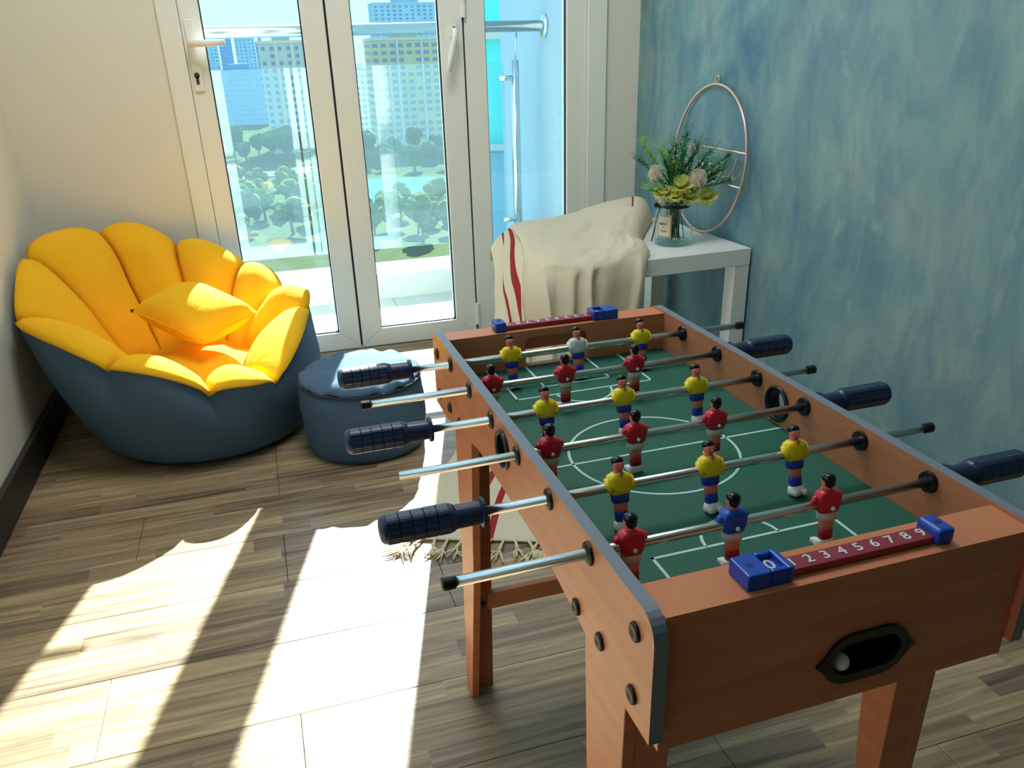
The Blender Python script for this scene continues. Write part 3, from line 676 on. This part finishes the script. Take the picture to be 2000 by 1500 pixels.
for i in range(NR+1):
    h = i/NR; ring = []
    for k in range(NL*KS):
        t = k/KS; top = rimo(t, -.002, -.022); d = top-Vector((BC.x, BC.y, top.z)); a = math.atan2(d.y, d.x)
        # base ellipse sits a little forward of the rim
        base = Vector((-.240+.292*math.cos(a), 2.420+.305*math.sin(a), 0))
        hh = h**.9
        p = base.lerp(top, hh); bulge = math.sin(PI*min(1, h*.92+.05))*(.028+.010*math.sin(3*a+1))
        q = Vector((math.cos(a), math.sin(a), 0)); p = p+q*bulge
        p += q*.006*math.sin(9*a+4*h)*h
        if i == 0: p = base.lerp(Vector((-.24, 2.42, 0)), .08); p.z = 0
        p = clampw(p); ring.append(p-chair.location)
    rings.append(ring)
mb.rings(rings, cap=False); mb.f.append(list(range(NL*KS-1, -1, -1))); mb.mi.append(0)
mb.build('shell', M_GREY, chair, smooth=True, fix=True)
# petals: each a padded wedge from the rim crest down into the seat
for g in range(NL):
    mb = MB(); NV = 16; rings = []
    for i in range(NV+1):
        v = i/NV; ring = []
        for k in range(KS+1):
            u = k/KS; t = g+u; top = rimo(t, .010, -.024)
            mid_r = .50
            # profile runs over the crest, then down the inside wall to the seat
            inner = SEAT+(Vector((top.x, top.y, SEAT.z))-SEAT)*.38; inner.z = SEAT.z-.065
            wv = v
            c1_ = top.lerp(Vector((inner.x, inner.y, top.z)), .34)+Vector((0, 0, .040)); c2_ = top.lerp(inner, .72)+Vector((0, 0, -.035))
            p = (1-wv)**3*top+3*(1-wv)**2*wv*c1_+3*(1-wv)*wv**2*c2_+wv**3*inner
            puff = (abs(math.sin(PI*u))**.6)*(.044*math.sin(PI*min(1, v*.95))**.8)
            axis = Vector((SEAT.x-top.x, SEAT.y-top.y, 0)); axis.normalize()
            p = p+axis*puff*.7+Vector((0, 0, puff*.75))
            p += mnoise.noise_vector(p*9)*.006
            p = clampw(p); ring.append(p-chair.location)
        rings.append(ring)
    mb.rings(rings, cap=False, closed=False)
    o = mb.build('petal', M_YEL, chair, smooth=True, fix=False)
    o.modifiers.new('s', 'SOLIDIFY').thickness = .006; o.modifiers['s'].offset = 0
mb = MB(); rings = []
for i in range(9):
    v = i/8; ring = []
    for k in range(36):
        a = 2*PI*k/36; rr = (.262*(1-v)+.001); ring.append(Vector((SEAT.x+rr*math.cos(a), SEAT.y+rr*1.0*math.sin(a), SEAT.z-.040+.062*math.sin(PI/2*v)+.006*mnoise.noise(Vector((rr*8*math.cos(a), rr*8*math.sin(a), 1)))))-chair.location)
    rings.append(ring)
mb.rings(rings, cap=False); mb.build('seat_cushion', M_YEL, chair, smooth=True)
# ------------------------------------------------------------------ throw pillow
pc = [ony(258, 608, 2.47), ony(395, 668, 2.31), ony(503, 610, 2.46), ony(370, 557, 2.60)]
def pillow(name, cs, thick, mt, lab):
    c = sum(cs, Vector())/4; n = (cs[2]-cs[0]).cross(cs[3]-cs[1]).normalized()
    if n.z < 0: n = -n
    e = empty(name, c); tag(e, lab, 'pillow')
    NN = 18; mb = MB()
    def pt(u, v, s):
        uu, vv = u*2-1, v*2-1
        pin = 1-.045*(1-abs(uu)**1.5)*(abs(vv)**3); pin2 = 1-.045*(1-abs(vv)**1.5)*(abs(uu)**3)
        U, V = (uu*pin2+1)/2, (vv*pin+1)/2
        p = (cs[0]*(1-U)*(1-V)+cs[1]*U*(1-V)+cs[2]*U*V+cs[3]*(1-U)*V)
        th = thick*((1-uu**2)*(1-vv**2))**.38
        return p+n*s*th*.5+mnoise.noise_vector(p*14)*.004*(1-uu**4)*(1-vv**4)-c
    for s in (1, -1):
        vs = [pt(i/NN, j/NN, s) for j in range(NN+1) for i in range(NN+1)]
        fs = [(j*(NN+1)+i, j*(NN+1)+i+1, (j+1)*(NN+1)+i+1, (j+1)*(NN+1)+i) for j in range(NN) for i in range(NN)]
        if s < 0: fs = [f[::-1] for f in fs]
        mb.add(vs, fs)
    mb.build('cover', mt, e, smooth=True, fix=False)
    edge = []
    for (i0, j0, i1, j1) in ((0, 0, 1, 0), (1, 0, 1, 1), (1, 1, 0, 1), (0, 1, 0, 0)):
        edge += [pt(i0+(i1-i0)*k/14, j0+(j1-j0)*k/14, 0) for k in range(14)]
    MB().tube(edge, .0022, 6, closed=True).build('seam', mt, e, smooth=True)
    MB().box(*[tuple(pt(0, 0, 0)+Vector(d)) for d in ((-.003, -.003, -.003), (.006, .003, .005))]).build('zip_end', M_BLACK, e)
    return e
pillow('throw_pillow', pc, .13, M_YEL, 'yellow square pillow lying in the bean bag chair')
# ------------------------------------------------------------------ ottoman
ot = empty('ottoman', (.19, 2.125, 0)); tag(ot, 'round slate blue pouf on the floor beside the bean bag', 'ottoman')
NO = 48
mb = MB(); rings = []
for z, r in ((0, .145), (.006, .158), (.03, .166), (.08, .170), (.14, .170), (.18, .167), (.197, .161)):
    rings.append([((r+.0025*math.sin(7*2*PI*k/NO+z*30))*math.cos(2*PI*k/NO), (r+.0025*math.sin(5*2*PI*k/NO))*math.sin(2*PI*k/NO), z) for k in range(NO)])
mb.rings(rings); mb.build('side_cover', M_GREY, ot, smooth=True)
mb = MB(); rings = []
for r, z in ((.1615, .197), (.166, .204), (.160, .213), (.14, .223), (.10, .230), (.05, .233), (.003, .234)):
    rings.append([(r*math.cos(2*PI*k/NO), r*math.sin(2*PI*k/NO), z+(.0050*math.sin(11*2*PI*k/NO)+.0045*math.sin(17*2*PI*k/NO+1))*(r/.166)**2) for k in range(NO)])
mb.rings(rings); mb.build('top_cover', M_GREY, ot, smooth=True)
MB().tube([((.1655+.001*math.sin(23*k))*math.cos(2*PI*k/64), .1655*math.sin(2*PI*k/64), .1985+.002*math.sin(2.3*k)) for k in range(64)], .0035, 6, closed=True).build('piping', mat('dark_piping', (40, 50, 62), .8), ot, smooth=True)
# ------------------------------------------------------------------ white side table
TA = math.radians(2.6)
st = empty('side_table', (1.366, 2.09, 0), TA); tag(st, 'white square side table standing against the blue wall', 'table')
M_LACK = mat('white_lacquer', (232, 232, 228), .3)
box('tabletop', (-.55, 0, .40), (0, .55, .45), M_LACK, st, bevel=.0015)
for x0, y0 in ((-.549, .001), (-.051, .001), (-.549, .499), (-.051, .499)):
    box('leg', (x0, y0, 0), (x0+.05, y0+.05, .3995), M_LACK, st, bevel=.001)
# ------------------------------------------------------------------ blanket: over the table, down its front, out across the floor
def blanket_mat():
    m = bpy.data.materials.new('cream_cotton_weave'); m.use_nodes = True; N = m.node_tree.nodes; L = m.node_tree.links; p = N['Principled BSDF']
    uv = N.new('ShaderNodeUVMap'); sp = N.new('ShaderNodeSeparateXYZ'); L.new(uv.outputs[0], sp.inputs[0])
    def band(c, w):
        a = N.new('ShaderNodeMath'); a.operation = 'SUBTRACT'; a.inputs[1].default_value = c; L.new(sp.outputs[0], a.inputs[0])
        b = N.new('ShaderNodeMath'); b.operation = 'ABSOLUTE'; L.new(a.outputs[0], b.inputs[0])
        d = N.new('ShaderNodeMath'); d.operation = 'LESS_THAN'; d.inputs[1].default_value = w; L.new(b.outputs[0], d.inputs[0]); return d.outputs[0]
    outs = [band(c, w_) for c, w_ in ((.182, .0115), (.244, .0115), (.90, .006))]
    s1 = N.new('ShaderNodeMath'); s1.operation = 'MAXIMUM'; L.new(outs[0], s1.inputs[0]); L.new(outs[1], s1.inputs[1])
    lt = N.new('ShaderNodeMath'); lt.operation = 'LESS_THAN'; lt.inputs[1].default_value = .17; L.new(sp.outputs[1], lt.inputs[0])
    ml_ = N.new('ShaderNodeMath'); ml_.operation = 'MULTIPLY'; L.new(lt.outputs[0], ml_.inputs[0]); L.new(outs[2], ml_.inputs[1])
    s2 = N.new('ShaderNodeMath'); s2.operation = 'MAXIMUM'; L.new(s1.outputs[0], s2.inputs[0]); L.new(ml_.outputs[0], s2.inputs[1])
    mx = N.new('ShaderNodeMix'); mx.data_type = 'RGBA'; mx.inputs[6].default_value = (*lin((238, 228, 204)), 1); mx.inputs[7].default_value = (*lin((176, 62, 56)), 1); L.new(s2.outputs[0], mx.inputs[0])
    L.new(mx.outputs[2], p.inputs['Base Color']); p.inputs['Roughness'].default_value = .95; p.inputs['Specular IOR Level'].default_value = .1
    t = N.new('ShaderNodeTexCoord'); n3 = N.new('ShaderNodeTexNoise'); n3.inputs['Scale'].default_value = 22; n3.inputs['Detail'].default_value = 5; n3.inputs['Distortion'].default_value = 1; L.new(t.outputs['Object'], n3.inputs['Vector'])
    bp = N.new('ShaderNodeBump'); bp.inputs['Strength'].default_value = .3; bp.inputs['Distance'].default_value = .008; L.new(n3.outputs['Fac'], bp.inputs['Height']); L.new(bp.outputs[0], p.inputs['Normal'])
    tr = N.new('ShaderNodeBsdfTranslucent'); L.new(mx.outputs[2], tr.inputs[0]); ms = N.new('ShaderNodeMixShader'); ms.inputs[0].default_value = .35
    L.new(p.outputs[0], ms.inputs[1]); L.new(tr.outputs[0], ms.inputs[2]); L.new(ms.outputs[0], N['Material Output'].inputs[0])
    return m
M_BLKT = blanket_mat()
CU = [0, .13, .26, .34, .62, .93, 1.0]      # column positions across the cloth
ROWS = [  # behind the table ... back edge ... front edge ... floor ... fringe
 [(.692, 2.56, .370), (.738, 2.61, .395), (.785, 2.645, .410), (.815, 2.652, .420), (1.00, 2.655, .430), (1.22, 2.66, .440), (1.262, 2.64, .430)],
 [(.685, 2.53, .420), (.730, 2.59, .442), (.780, 2.625, .460), (.81, 2.632, .470), (1.00, 2.630, .490), (1.232, 2.61, .532), (1.280, 2.58, .462)],
 [(.668, 2.44, .410), (.705, 2.47, .430), (.745, 2.47, .450), (.785, 2.47, .466), (.97, 2.45, .474), (1.150, 2.44, .506), (1.190, 2.43, .459)],
 [(.645, 2.34, .396), (.665, 2.33, .414), (.695, 2.30, .434), (.745, 2.29, .463), (.93, 2.26, .466), (1.058, 2.28, .482), (1.095, 2.27, .459)],
 [(.618, 2.24, .368), (.636, 2.22, .384), (.660, 2.19, .406), (.712, 2.12, .457), (.86, 2.062, .463), (1.012, 2.12, .484), (1.048, 2.12, .460)],
 [(.592, 2.16, .318), (.612, 2.13, .338), (.642, 2.09, .360), (.690, 2.035, .404), (.83, 2.022, .416), (.985, 2.045, .436), (1.008, 2.06, .410)],
 [(.548, 2.09, .240), (.585, 2.05, .255), (.628, 2.01, .266), (.675, 1.98, .272), (.80, 1.990, .280), (.955, 2.035, .300), (.980, 2.06, .300)],
 [(.480, 2.05, .105), (.540, 1.98, .105), (.600, 1.93, .108), (.650, 1.91, .110), (.77, 1.940, .120), (.930, 2.02, .130), (.955, 2.05, .130)],
 [(.410, 1.96, .008), (.480, 1.89, .008), (.560, 1.84, .008), (.620, 1.82, .008), (.75, 1.840, .008), (.905, 1.92, .008), (.94, 1.94, .008)],
 [(.305, 1.78, .006), (.380, 1.73, .006), (.470, 1.68, .006), (.530, 1.65, .006), (.71, 1.60, .006), (.885, 1.60, .006), (.93, 1.60, .006)],
 [(.205, 1.565, .006), (.285, 1.53, .006), (.385, 1.49, .006), (.445, 1.465, .006), (.62, 1.40, .006), (.83, 1.345, .006), (.88, 1.33, .006)]]
SIDE = [(.04, .03, .010), (.115, .025, -.016), (.195, .025, .018), (.275, .022, -.028), (.33, .015, .008)]
FOLDS = [(.08, .035, .012), (.23, .022, .016), (.30, .018, -.034), (.37, .022, .020), (.45, .03, -.012), (.52, .02, .010), (.565, .02, -.018), (.61, .012, .026), (.66, .03, -.018), (.80, .06, -.006), (.93, .03, .016)]
bl = empty('blanket', (.85, 2.05, 0)); tag(bl, 'cream cotton throw with red stripes draped over the white side table', 'blanket')
NU, NV2 = 100, 120
def col_at(row, u):
    for i in range(len(CU)-1):
        if u <= CU[i+1] or i == len(CU)-2:
            return catmull([Vector(p) for p in row], i+(u-CU[i])/(CU[i+1]-CU[i]), False)
def cloth(u, v):
    t = v*(len(ROWS)-1); cols = [col_at(r, u) for r in ROWS]
    if t >= len(ROWS)-1: return cols[-1].copy(), t
    return catmull(cols, t, False), t
vs = []; uvs = []
for j in range(NV2+1):
    for i in range(NU+1):
        u, v = i/NU, j/NV2; p, t = cloth(u, v)
        hang = max(0, min(1, (t-4.2)/1.2))*max(0, min(1, (8.2-t)/1.0))
        uu_ = u+.012*math.sin(1.7*t); fold = sum(a_*math.exp(-((uu_-c_)/w_)**2) for c_, w_, a_ in FOLDS)
        p += Vector((.10, -1, 0)).normalized()*(1.25*fold*hang)
        if u < .36:
            sd_ = max(0, min(1, (t-1.0)/1.2))*max(0, min(1, (5.6-t)/1.2)); p += Vector((-.85, -.5, 0)).normalized()*sum(a_*math.exp(-((uu_-c_)/w_)**2) for c_, w_, a_ in SIDE)*sd_
        if t < 4.4 and u > .30: p.z += max(0, .010*mnoise.noise(Vector((u*6, t*1.5, 2)))+.005*mnoise.noise(Vector((u*17+t*3, t*2.5-u*6, 5)))+.004)*(0 if u > .97 else 1)
        if t > 8: p.z += max(0, .005*mnoise.noise(Vector((u*5, t*3, 7))))
        p.z = max(p.z, .004)
        vs.append(p-bl.location); uvs.append((u, v))
fs = [(j*(NU+1)+i, j*(NU+1)+i+1, (j+1)*(NU+1)+i+1, (j+1)*(NU+1)+i) for j in range(NV2) for i in range(NU)]
me = bpy.data.meshes.new('cloth'); me.from_pydata([tuple(v) for v in vs], [], fs); me.update(); me.materials.append(M_BLKT)
ul = me.uv_layers.new(name='UVMap')
for l in me.loops: ul.data[l.index].uv = uvs[l.vertex_index]
for p in me.polygons: p.use_smooth = True
co = bpy.data.objects.new('cloth', me); COL.objects.link(co); co.parent = bl
sm = co.modifiers.new('thick', 'SOLIDIFY'); sm.thickness = .0022; sm.offset = 0
M_FRINGE = mat('undyed_fringe_yarn', (214, 200, 164), .95)
rf = random.Random(3)
for k in range(26):
    u = (k+.5)/26; p, _ = cloth(u, 1.0); q, _ = cloth(u, .985); d = (p-q); d.z = 0; d.normalize(); d = Matrix.Rotation(rf.uniform(-.5, .5), 3, 'Z') @ d
    mb = MB(); ln = rf.uniform(.062, .090); kn = p+d*ln*.42; mb.tube([p-d*.006, p+d*ln*.2+Vector((0, 0, .002)), kn], [.0030, .0036, .0046], 6); mb.ball(kn+Vector((0, 0, .001)), .0058, 7, 5)
    for s_ in range(9):
        dd = Matrix.Rotation(rf.uniform(-.55, .55), 3, 'Z') @ d; l2 = ln*rf.uniform(.4, .75)
        mb.tube([kn, kn+dd*l2*.5+Vector((0, 0, rf.uniform(0, .003))), kn+(Matrix.Rotation(rf.uniform(-.4, .4), 3, 'Z') @ dd)*l2], [.0020, .0018, .0013], 5)
    mb.v = [(x-bl.location.x, y-bl.location.y, max(z, .001)) for x, y, z in mb.v]
    mb.build('tassel', M_FRINGE, bl, smooth=True)
# ------------------------------------------------------------------ glass jar of flowers
JC = Vector((1.183, 2.236, .4505))
jar = empty('glass_jar', JC); tag(jar, 'clear glass jar with a black neck ribbon and paper label on the white table', 'jar')
M_JAR = glass('jar_glass', (.93, .985, .965), .012, ior=1.52)
M_JARB = glass('jar_thick_base', (.72, .90, .84), .02, ior=1.52)
prof = [(.006, .050), (.010, .056), (.020, .0575), (.090, .0575), (.100, .054), (.107, .045), (.109, .0425), (.121, .0425), (.124, .046), (.130, .0465), (.134, .044)]
MB().lathe(prof, (0, 0, 0), 'Z', 40, cap=False).build('jar_wall', M_JAR, jar, smooth=True)
MB().lathe([(0, .050), (.003, .054), (.010, .056), (.012, .050)], (0, 0, 0), 'Z', 40).build('jar_base', M_JARB, jar, smooth=True)
M_RIB = mat('black_ribbon', (14, 16, 22), .45)
MB().lathe([(.110, .0432), (.111, .0446), (.1195, .0446), (.1205, .0432)], (0, 0, 0), 'Z', 36, cap=False).build('neck_ribbon', M_RIB, jar, smooth=True)
vd = Vector((JC.x, JC.y, 0)).normalized(); rt_ = Vector((vd.y, -vd.x, 0))
bw = -rt_*.046-vd*.008+Vector((0, 0, .116))
mb = MB(); mb.ball(bw, .0085, 10, 6, (1, 1, .9)); mb.ball(bw-rt_*.009, .0075, 10, 6, (1, .7, 1.0)); mb.build('ribbon_knot', M_RIB, jar, smooth=True)
mb = MB(); tl = [bw+Vector((0, 0, -.006)), bw-rt_*.006+Vector((0, 0, -.03)), bw-rt_*.014+Vector((0, 0, -.075)), bw-rt_*.020+Vector((0, 0, -.108))]
mb.rings([[p-vd*.0005, p+rt_*.004-vd*.0005, p+rt_*.004+vd*.0005, p+vd*.0005] for p in tl]); mb.build('ribbon_tail', M_RIB, jar)
# label: curved paper patch with a printed frame
def on_jar(a, z, r): return (-vd*math.cos(a)+rt_*math.sin(a))*r+Vector((0, 0, z))
def patch(name, a0, a1, z0, z1, r, mt, par):
    n = 10; mb = MB(); mb.rings([[on_jar(a0+(a1-a0)*k/n, z0, r), on_jar(a0+(a1-a0)*k/n, z0, r+.0003), on_jar(a0+(a1-a0)*k/n, z1, r+.0003), on_jar(a0+(a1-a0)*k/n, z1, r)] for k in range(n+1)]); return mb.build(name, mt, par)
A0, A1, Z0, Z1 = -.92, -.16, .030, .092
lb = patch('paper_label', A0-.03, A1+.03, Z0-.002, Z1+.002, .0580, mat('cream_label_paper', (226, 214, 184), .8), jar)
M_INK = mat('label_ink', (60, 56, 46), .7)
for a0, a1, z0, z1 in ((A0, A1, Z0, Z0+.0014), (A0, A1, Z1-.0014, Z1), (A0, A0+.024, Z0, Z1), (A1-.024, A1, Z0, Z1)): patch('label_border', a0, a1, z0, z1, .0583, M_INK, lb)
am = (A0+A1)/2
def label_text(body, size, z):
    p = on_jar(am, z, .0588); nx = on_jar(am, 0, 1).normalized(); tx = Vector((0, 0, 1)).cross(nx).normalized()
    mx_ = Matrix((tx, Vector((0, 0, 1)), nx)).transposed().to_4x4(); mx_.translation = p
    text_mesh('label_print', body, size, M_INK, lb, mx_)
label_text('NO.1', .0115, .068)
for z, hw in ((.057, .10), (.049, .20), (.0455, .17)): patch('label_rule', am-hw, am+hw, z, z+.0013, .0583, M_INK, lb)
# flowers standing in the jar
M_STEM = mat('flower_stem', (52, 84, 44), .6); M_LEAFA = mat('sprig_leaf_green', (84, 170, 84), .5, rgb2=(48, 124, 66), vscale=60, transl=.3); M_LEAFB = mat('sprig_leaf_lime', (166, 210, 84), .5, transl=.3)
M_FY = fabric('lime_yellow_petal', (254, 253, 165), transl=.6, var=.25, wrinkle=.2); M_FW = fabric('cream_rose_petal', (252, 244, 228), transl=.35, var=.15, wrinkle=.15)
M_BUD = mat('olive_bud', (122, 130, 40), .7)
FY = 2.236; fl = random.Random(11)
def jar_foot(): a = fl.uniform(0, 2*PI); r = fl.uniform(.006, .034); return JC+Vector((r*math.cos(a), r*math.sin(a), .016))
def neck(): a = fl.uniform(0, 2*PI); r = fl.uniform(.0, .030); return JC+Vector((r*math.cos(a), r*math.sin(a), .122))
def stem_pts(head):
    a, n = jar_foot(), neck(); return [a, a.lerp(n, .5), n, n.lerp(head, .5)+Vector((0, 0, .008)), head]
def leafq(mb, p, d, up, ln, wd):
    s = d.cross(up).normalized()*wd/2; n = s.cross(d).normalized()
    pts = [p, p+d*ln*.4+s, p+d*ln, p+d*ln*.4-s]; mid = p+d*ln*.45-n*wd*.18
    mb.add([*pts, mid], [(0, 1, 4), (1, 2, 4), (2, 3, 4), (3, 0, 4)])
def sprig(px_, py_, dy, mt, lab, dense=.7, lsz=.0105):
    head = ony(px_, py_, FY+dy); sp_ = stem_pts(head); base = sp_[0]; e = empty('leafy_sprig', base); tag(e, lab, 'foliage', 'sprigs in the jar')
    mb = MB(); mb.tube([p-base for p in sp_], [.0013, .0013, .0012, .0011, .0006], 6); mb.build('stem', M_STEM, e, smooth=True)
    mb = MB(); a, b = sp_[2], sp_[4]; main = (b-a).normalized()
    path = [catmull(sp_, 2+t*2, False) for t in [k/26 for k in range(8, 27)]]
    for i, p in enumerate(path):
        for q in range(max(1, int(3*dense))):
            d = (Vector((fl.uniform(-1, 1), fl.uniform(-1, 1), fl.uniform(-.5, 1)))+main*.8).normalized()
            leafq(mb, p-base, d, Vector((fl.uniform(-1, 1), fl.uniform(-1, 1), .3)), lsz*fl.uniform(.7, 1.25), lsz*.62)
        for _tw in range(1 if i % 3 else 2):             # side twigs
            d = (main+Vector((fl.uniform(-1, 1), fl.uniform(-.8, .8), fl.uniform(0, .7)))*.9).normalized(); l2 = fl.uniform(.022, .045)
            for k in range(5):
                pp = p+d*l2*(k+1)/5
                for sd in (-1, 1): leafq(mb, pp-base, (d*.4+d.cross(Vector((0, .3, 1))).normalized()*sd).normalized(), Vector((0, 0, 1)), lsz*.8, lsz*.5)
    mb.build('leaves', mt, e, fix=False)['kind'] = 'stuff'
SPR = [(1258, 286, .00, M_LEAFB, 'lime sprig reaching furthest to the upper left of the bouquet'), (1249, 314, .01, M_LEAFA, 'short sprig leaning out low over the left of the jar'),
 (1291, 296, .02, M_LEAFB, 'bright lime sprig above the left cream rose'), (1320, 286, .03, M_LEAFA, 'dark green sprig crossing the left side of the hoop'), (1340, 264, .03, M_LEAFA, 'tallest green sprig of the bouquet'),
 (1362, 286, .00, M_LEAFA, 'green sprig just right of the tallest one'), (1386, 296, .02, M_LEAFA, 'green sprig over the first letters of the wire word'), (1422, 306, .03, M_LEAFA, 'long green sprig reaching across the wire letters'),
 (1436, 350, .02, M_LEAFA, 'low green sprig stretching furthest right'), (1402, 336, -.02, M_LEAFA, 'bushy green sprig beside the right cream rose'), (1270, 372, -.02, M_LEAFB, 'small pale sprig below the left cream rose'), (1350, 312, -.01, M_LEAFA, 'dense green sprig in the middle of the bouquet')]
SPR += [(1300, 318, -.02, M_LEAFA, 'green sprig between the left rose and the olive buds'), (1335, 300, -.03, M_LEAFA, 'leafy sprig in front of the tallest one'), (1378, 322, -.03, M_LEAFA, 'leafy sprig above the large cream rose'), (1392, 352, -.03, M_LEAFA, 'short sprig just right of the large cream rose'), (1308, 300, .03, M_LEAFA, 'thin sprig at the left edge of the hoop'), (1412, 330, .0, M_LEAFA, 'green sprig pointing at the lower bar of the hoop')]
for a in SPR: sprig(*a)
def petal(mb, c, d, up, ln, wd, curl, seed, n=5):
    s = d.cross(up).normalized(); nn = s.cross(d).normalized(); vs = []
    for i in range(n+1):
        t = i/n; w_ = wd*math.sin(PI*min(1, t*.75+.12))
        for j in range(-2, 3):
            u = j/2; p = c+d*ln*t+s*w_*u*.5+nn*(curl*ln*t*t+ .25*wd*u*u*(1-t)); p += mnoise.noise_vector(p*150+Vector((seed, 0, 0)))*.0048*t; vs.append(p)
    fs = [(i*5+j, i*5+j+1, (i+1)*5+j+1, (i+1)*5+j) for i in range(n) for j in range(4)]
    mb.add(vs, fs)
def blossom(name, px_, py_, dy, size, mt, lab, cat, grp, whorls, tiltc=.35):
    head = ony(px_, py_, FY+dy); sp_ = stem_pts(head); base = sp_[0]; e = empty(name, base); tag(e, lab, cat, grp)
    mb = MB(); mb.tube([p-base for p in sp_], [.0018, .0018, .0018, .0016, .0016], 6); mb.build('stem', M_STEM, e, smooth=True)
    ax = (Vector((0, 0, 1))-vd*tiltc+rt_*fl.uniform(-.2, .2)).normalized(); t1 = ax.cross(Vector((1, 0, 0))).normalized(); t2 = ax.cross(t1)
    pi_ = 0
    for np_, op, ln, wd, curl in whorls:
        for k in range(np_):
            a = 2*PI*(k+fl.uniform(-.15, .15))/np_+op*3; d = ((t1*math.cos(a)+t2*math.sin(a))*math.sin(op)+ax*math.cos(op)).normalized()
            mb = MB(); petal(mb, head-base-ax*size*.5, d, ax if op > .5 else (t1*math.cos(a)+t2*math.sin(a))*-1, size*ln, size*wd, curl, pi_*3.1); pi_ += 1
            mb.build('petal', mt, e, smooth=True, fix=False)
YW = [(5, .30, .9, .6, .1), (8, .75, 1.05, .7, .15), (7, 1.25, 1.1, .95, .0), (5, 1.6, .75, .9, -.2)]
RW = [(3, .12, 1.5, 1.0, .15), (4, .28, 1.6, 1.2, .12), (5, .50, 1.5, 1.3, .2)]
for x, y, dy, sz, lab in ((1296, 374, -.03, .033, 'ruffled lime yellow flower at the left over the jar rim'), (1330, 357, -.035, .037, 'ruffled lime yellow flower in the centre of the bouquet'), (1348, 380, -.03, .034, 'ruffled lime yellow flower just right of the jar neck'), (1380, 379, -.01, .036, 'ruffled lime yellow flower furthest to the right'), (1318, 380, -.045, .026, 'small ruffled yellow flower low over the jar rim')):
    blossom('yellow_flower', x, y, dy, sz, M_FY, lab, 'flower', 'yellow flowers in the jar', YW)
blossom('cream_rose', 1279, 346, -.03, .031, M_FW, 'cream rosebud on the left of the bouquet', 'flower', 'roses in the jar', RW)
blossom('cream_rose', 1362, 358, -.045, .038, M_FW, 'larger cream rose right of the bouquet centre', 'flower', 'roses in the jar', RW)
blossom('cream_rose', 1294, 396, -.05, .018, M_FW, 'small cream flower resting on the jar rim', 'flower', 'roses in the jar', RW)
for x, y, lab in ((1317, 318, 'tall olive bud behind the yellow flowers'), (1330, 331, 'round olive bud right of the tall one'), (1310, 338, 'olive bud low in the middle of the bouquet')):
    head = ony(x, y, FY); sp_ = stem_pts(head); e = empty('flower_bud', sp_[0]); tag(e, lab, 'flower bud', 'buds in the jar')
    MB().tube([p-sp_[0] for p in sp_], .0014, 6).build('stem', M_STEM, e, smooth=True); MB().ball(head-sp_[0], .007, 10, 7, (1, 1, 1.25)).build('bud', M_BUD, e, smooth=True)
# ------------------------------------------------------------------ wire hoop sign leaning on the blue wall
HR = .2185; HB = Vector((1.335, 2.357, .4548)); HTP = Vector((1.366, 2.357, .4548+2*HR*.9975)); hup = (HTP-HB).normalized(); HC = HB+hup*(HR+.0) ; hrt = Vector((0, -1, 0))
hoop = empty('wire_hoop_sign', HB); tag(hoop, 'rose gold wire hoop with a script word leaning on the blue wall', 'sign')
M_RG = mat('rose_gold_wire', (222, 186, 172), .3, .7)
def hp_(a, b): return HC+hrt*a+hup*b-HB
MB().tube([hp_(HR*math.cos(2*PI*k/72), HR*math.sin(2*PI*k/72)) for k in range(72)], .0042, 8, closed=True).build('ring', M_RG, hoop, smooth=True)
MB().tube([hp_(.0085*math.cos(2*PI*k/18), HR+.0125+.011*math.sin(2*PI*k/18)) for k in range(18)], .0022, 6, closed=True).build('hanging_loop', M_RG, hoop, smooth=True)
for b in (.038, -.058):
    hw = math.sqrt(HR*HR-b*b); MB().tube([hp_(-hw, b), hp_(hw, b)], .0030, 8).build('cross_bar', M_RG, hoop, smooth=True)
W_ = [(0, .1), (.4, .7), (.72, 1.6), (.62, 2.1), (.45, 1.5), (.38, .2), (.25, -.75), (.42, -.8), (.55, 0), (.9, .25), (1.3, 1.2), (1.42, 1.9), (1.25, 2.0), (1.15, 1.0), (1.3, .1), (1.6, .25), (2.0, .9), (1.72, .75), (1.68, .2), (2.0, 0), (2.28, .4), (2.1, .88), (2.4, .75), (2.7, 1.0), (2.85, .82), (3.05, .88), (2.98, .3), (3.15, 0), (3.45, .35), (3.75, .95), (3.68, .25), (3.88, 0), (4.2, .35), (4.5, 1.05), (4.52, .62), (4.7, .25), (4.45, 0), (4.28, .12), (4.85, .2), (5.2, .9), (5.42, 1.75), (5.25, .45), (5.4, 0), (5.75, .35), (6.05, .95)]
wp = [Vector((x, y, 0)) for x, y in W_]; path = [catmull(wp, t, False) for t in [k/6 for k in range(6*(len(wp)-1)+1)]]
MB().tube([hp_(-.155+p.x*.0595, -.040+p.y*.0345) for p in path], .0019, 6).build('script_word', M_RG, hoop, smooth=True)
MB().ball(hp_(-.155+3.85*.0595, -.040+1.45*.0345), .003, 8, 5).build('letter_dot', M_RG, hoop, smooth=True)
# a white ball caught in the near goal
bp_ = Matrix.Rotation(math.radians(.729), 3, 'Z') @ Vector((-.003, -LH-.0320-.0080, .5285))+Vector((.4045, .7848, 0))
ballo = MB().ball((0, 0, 0), .0078, 16, 10).build('foosball', mat('white_ball_plastic', (226, 226, 222), .35), None, smooth=True, loc=bp_)
tag(ballo, 'small white ball inside the black near goal', 'ball')
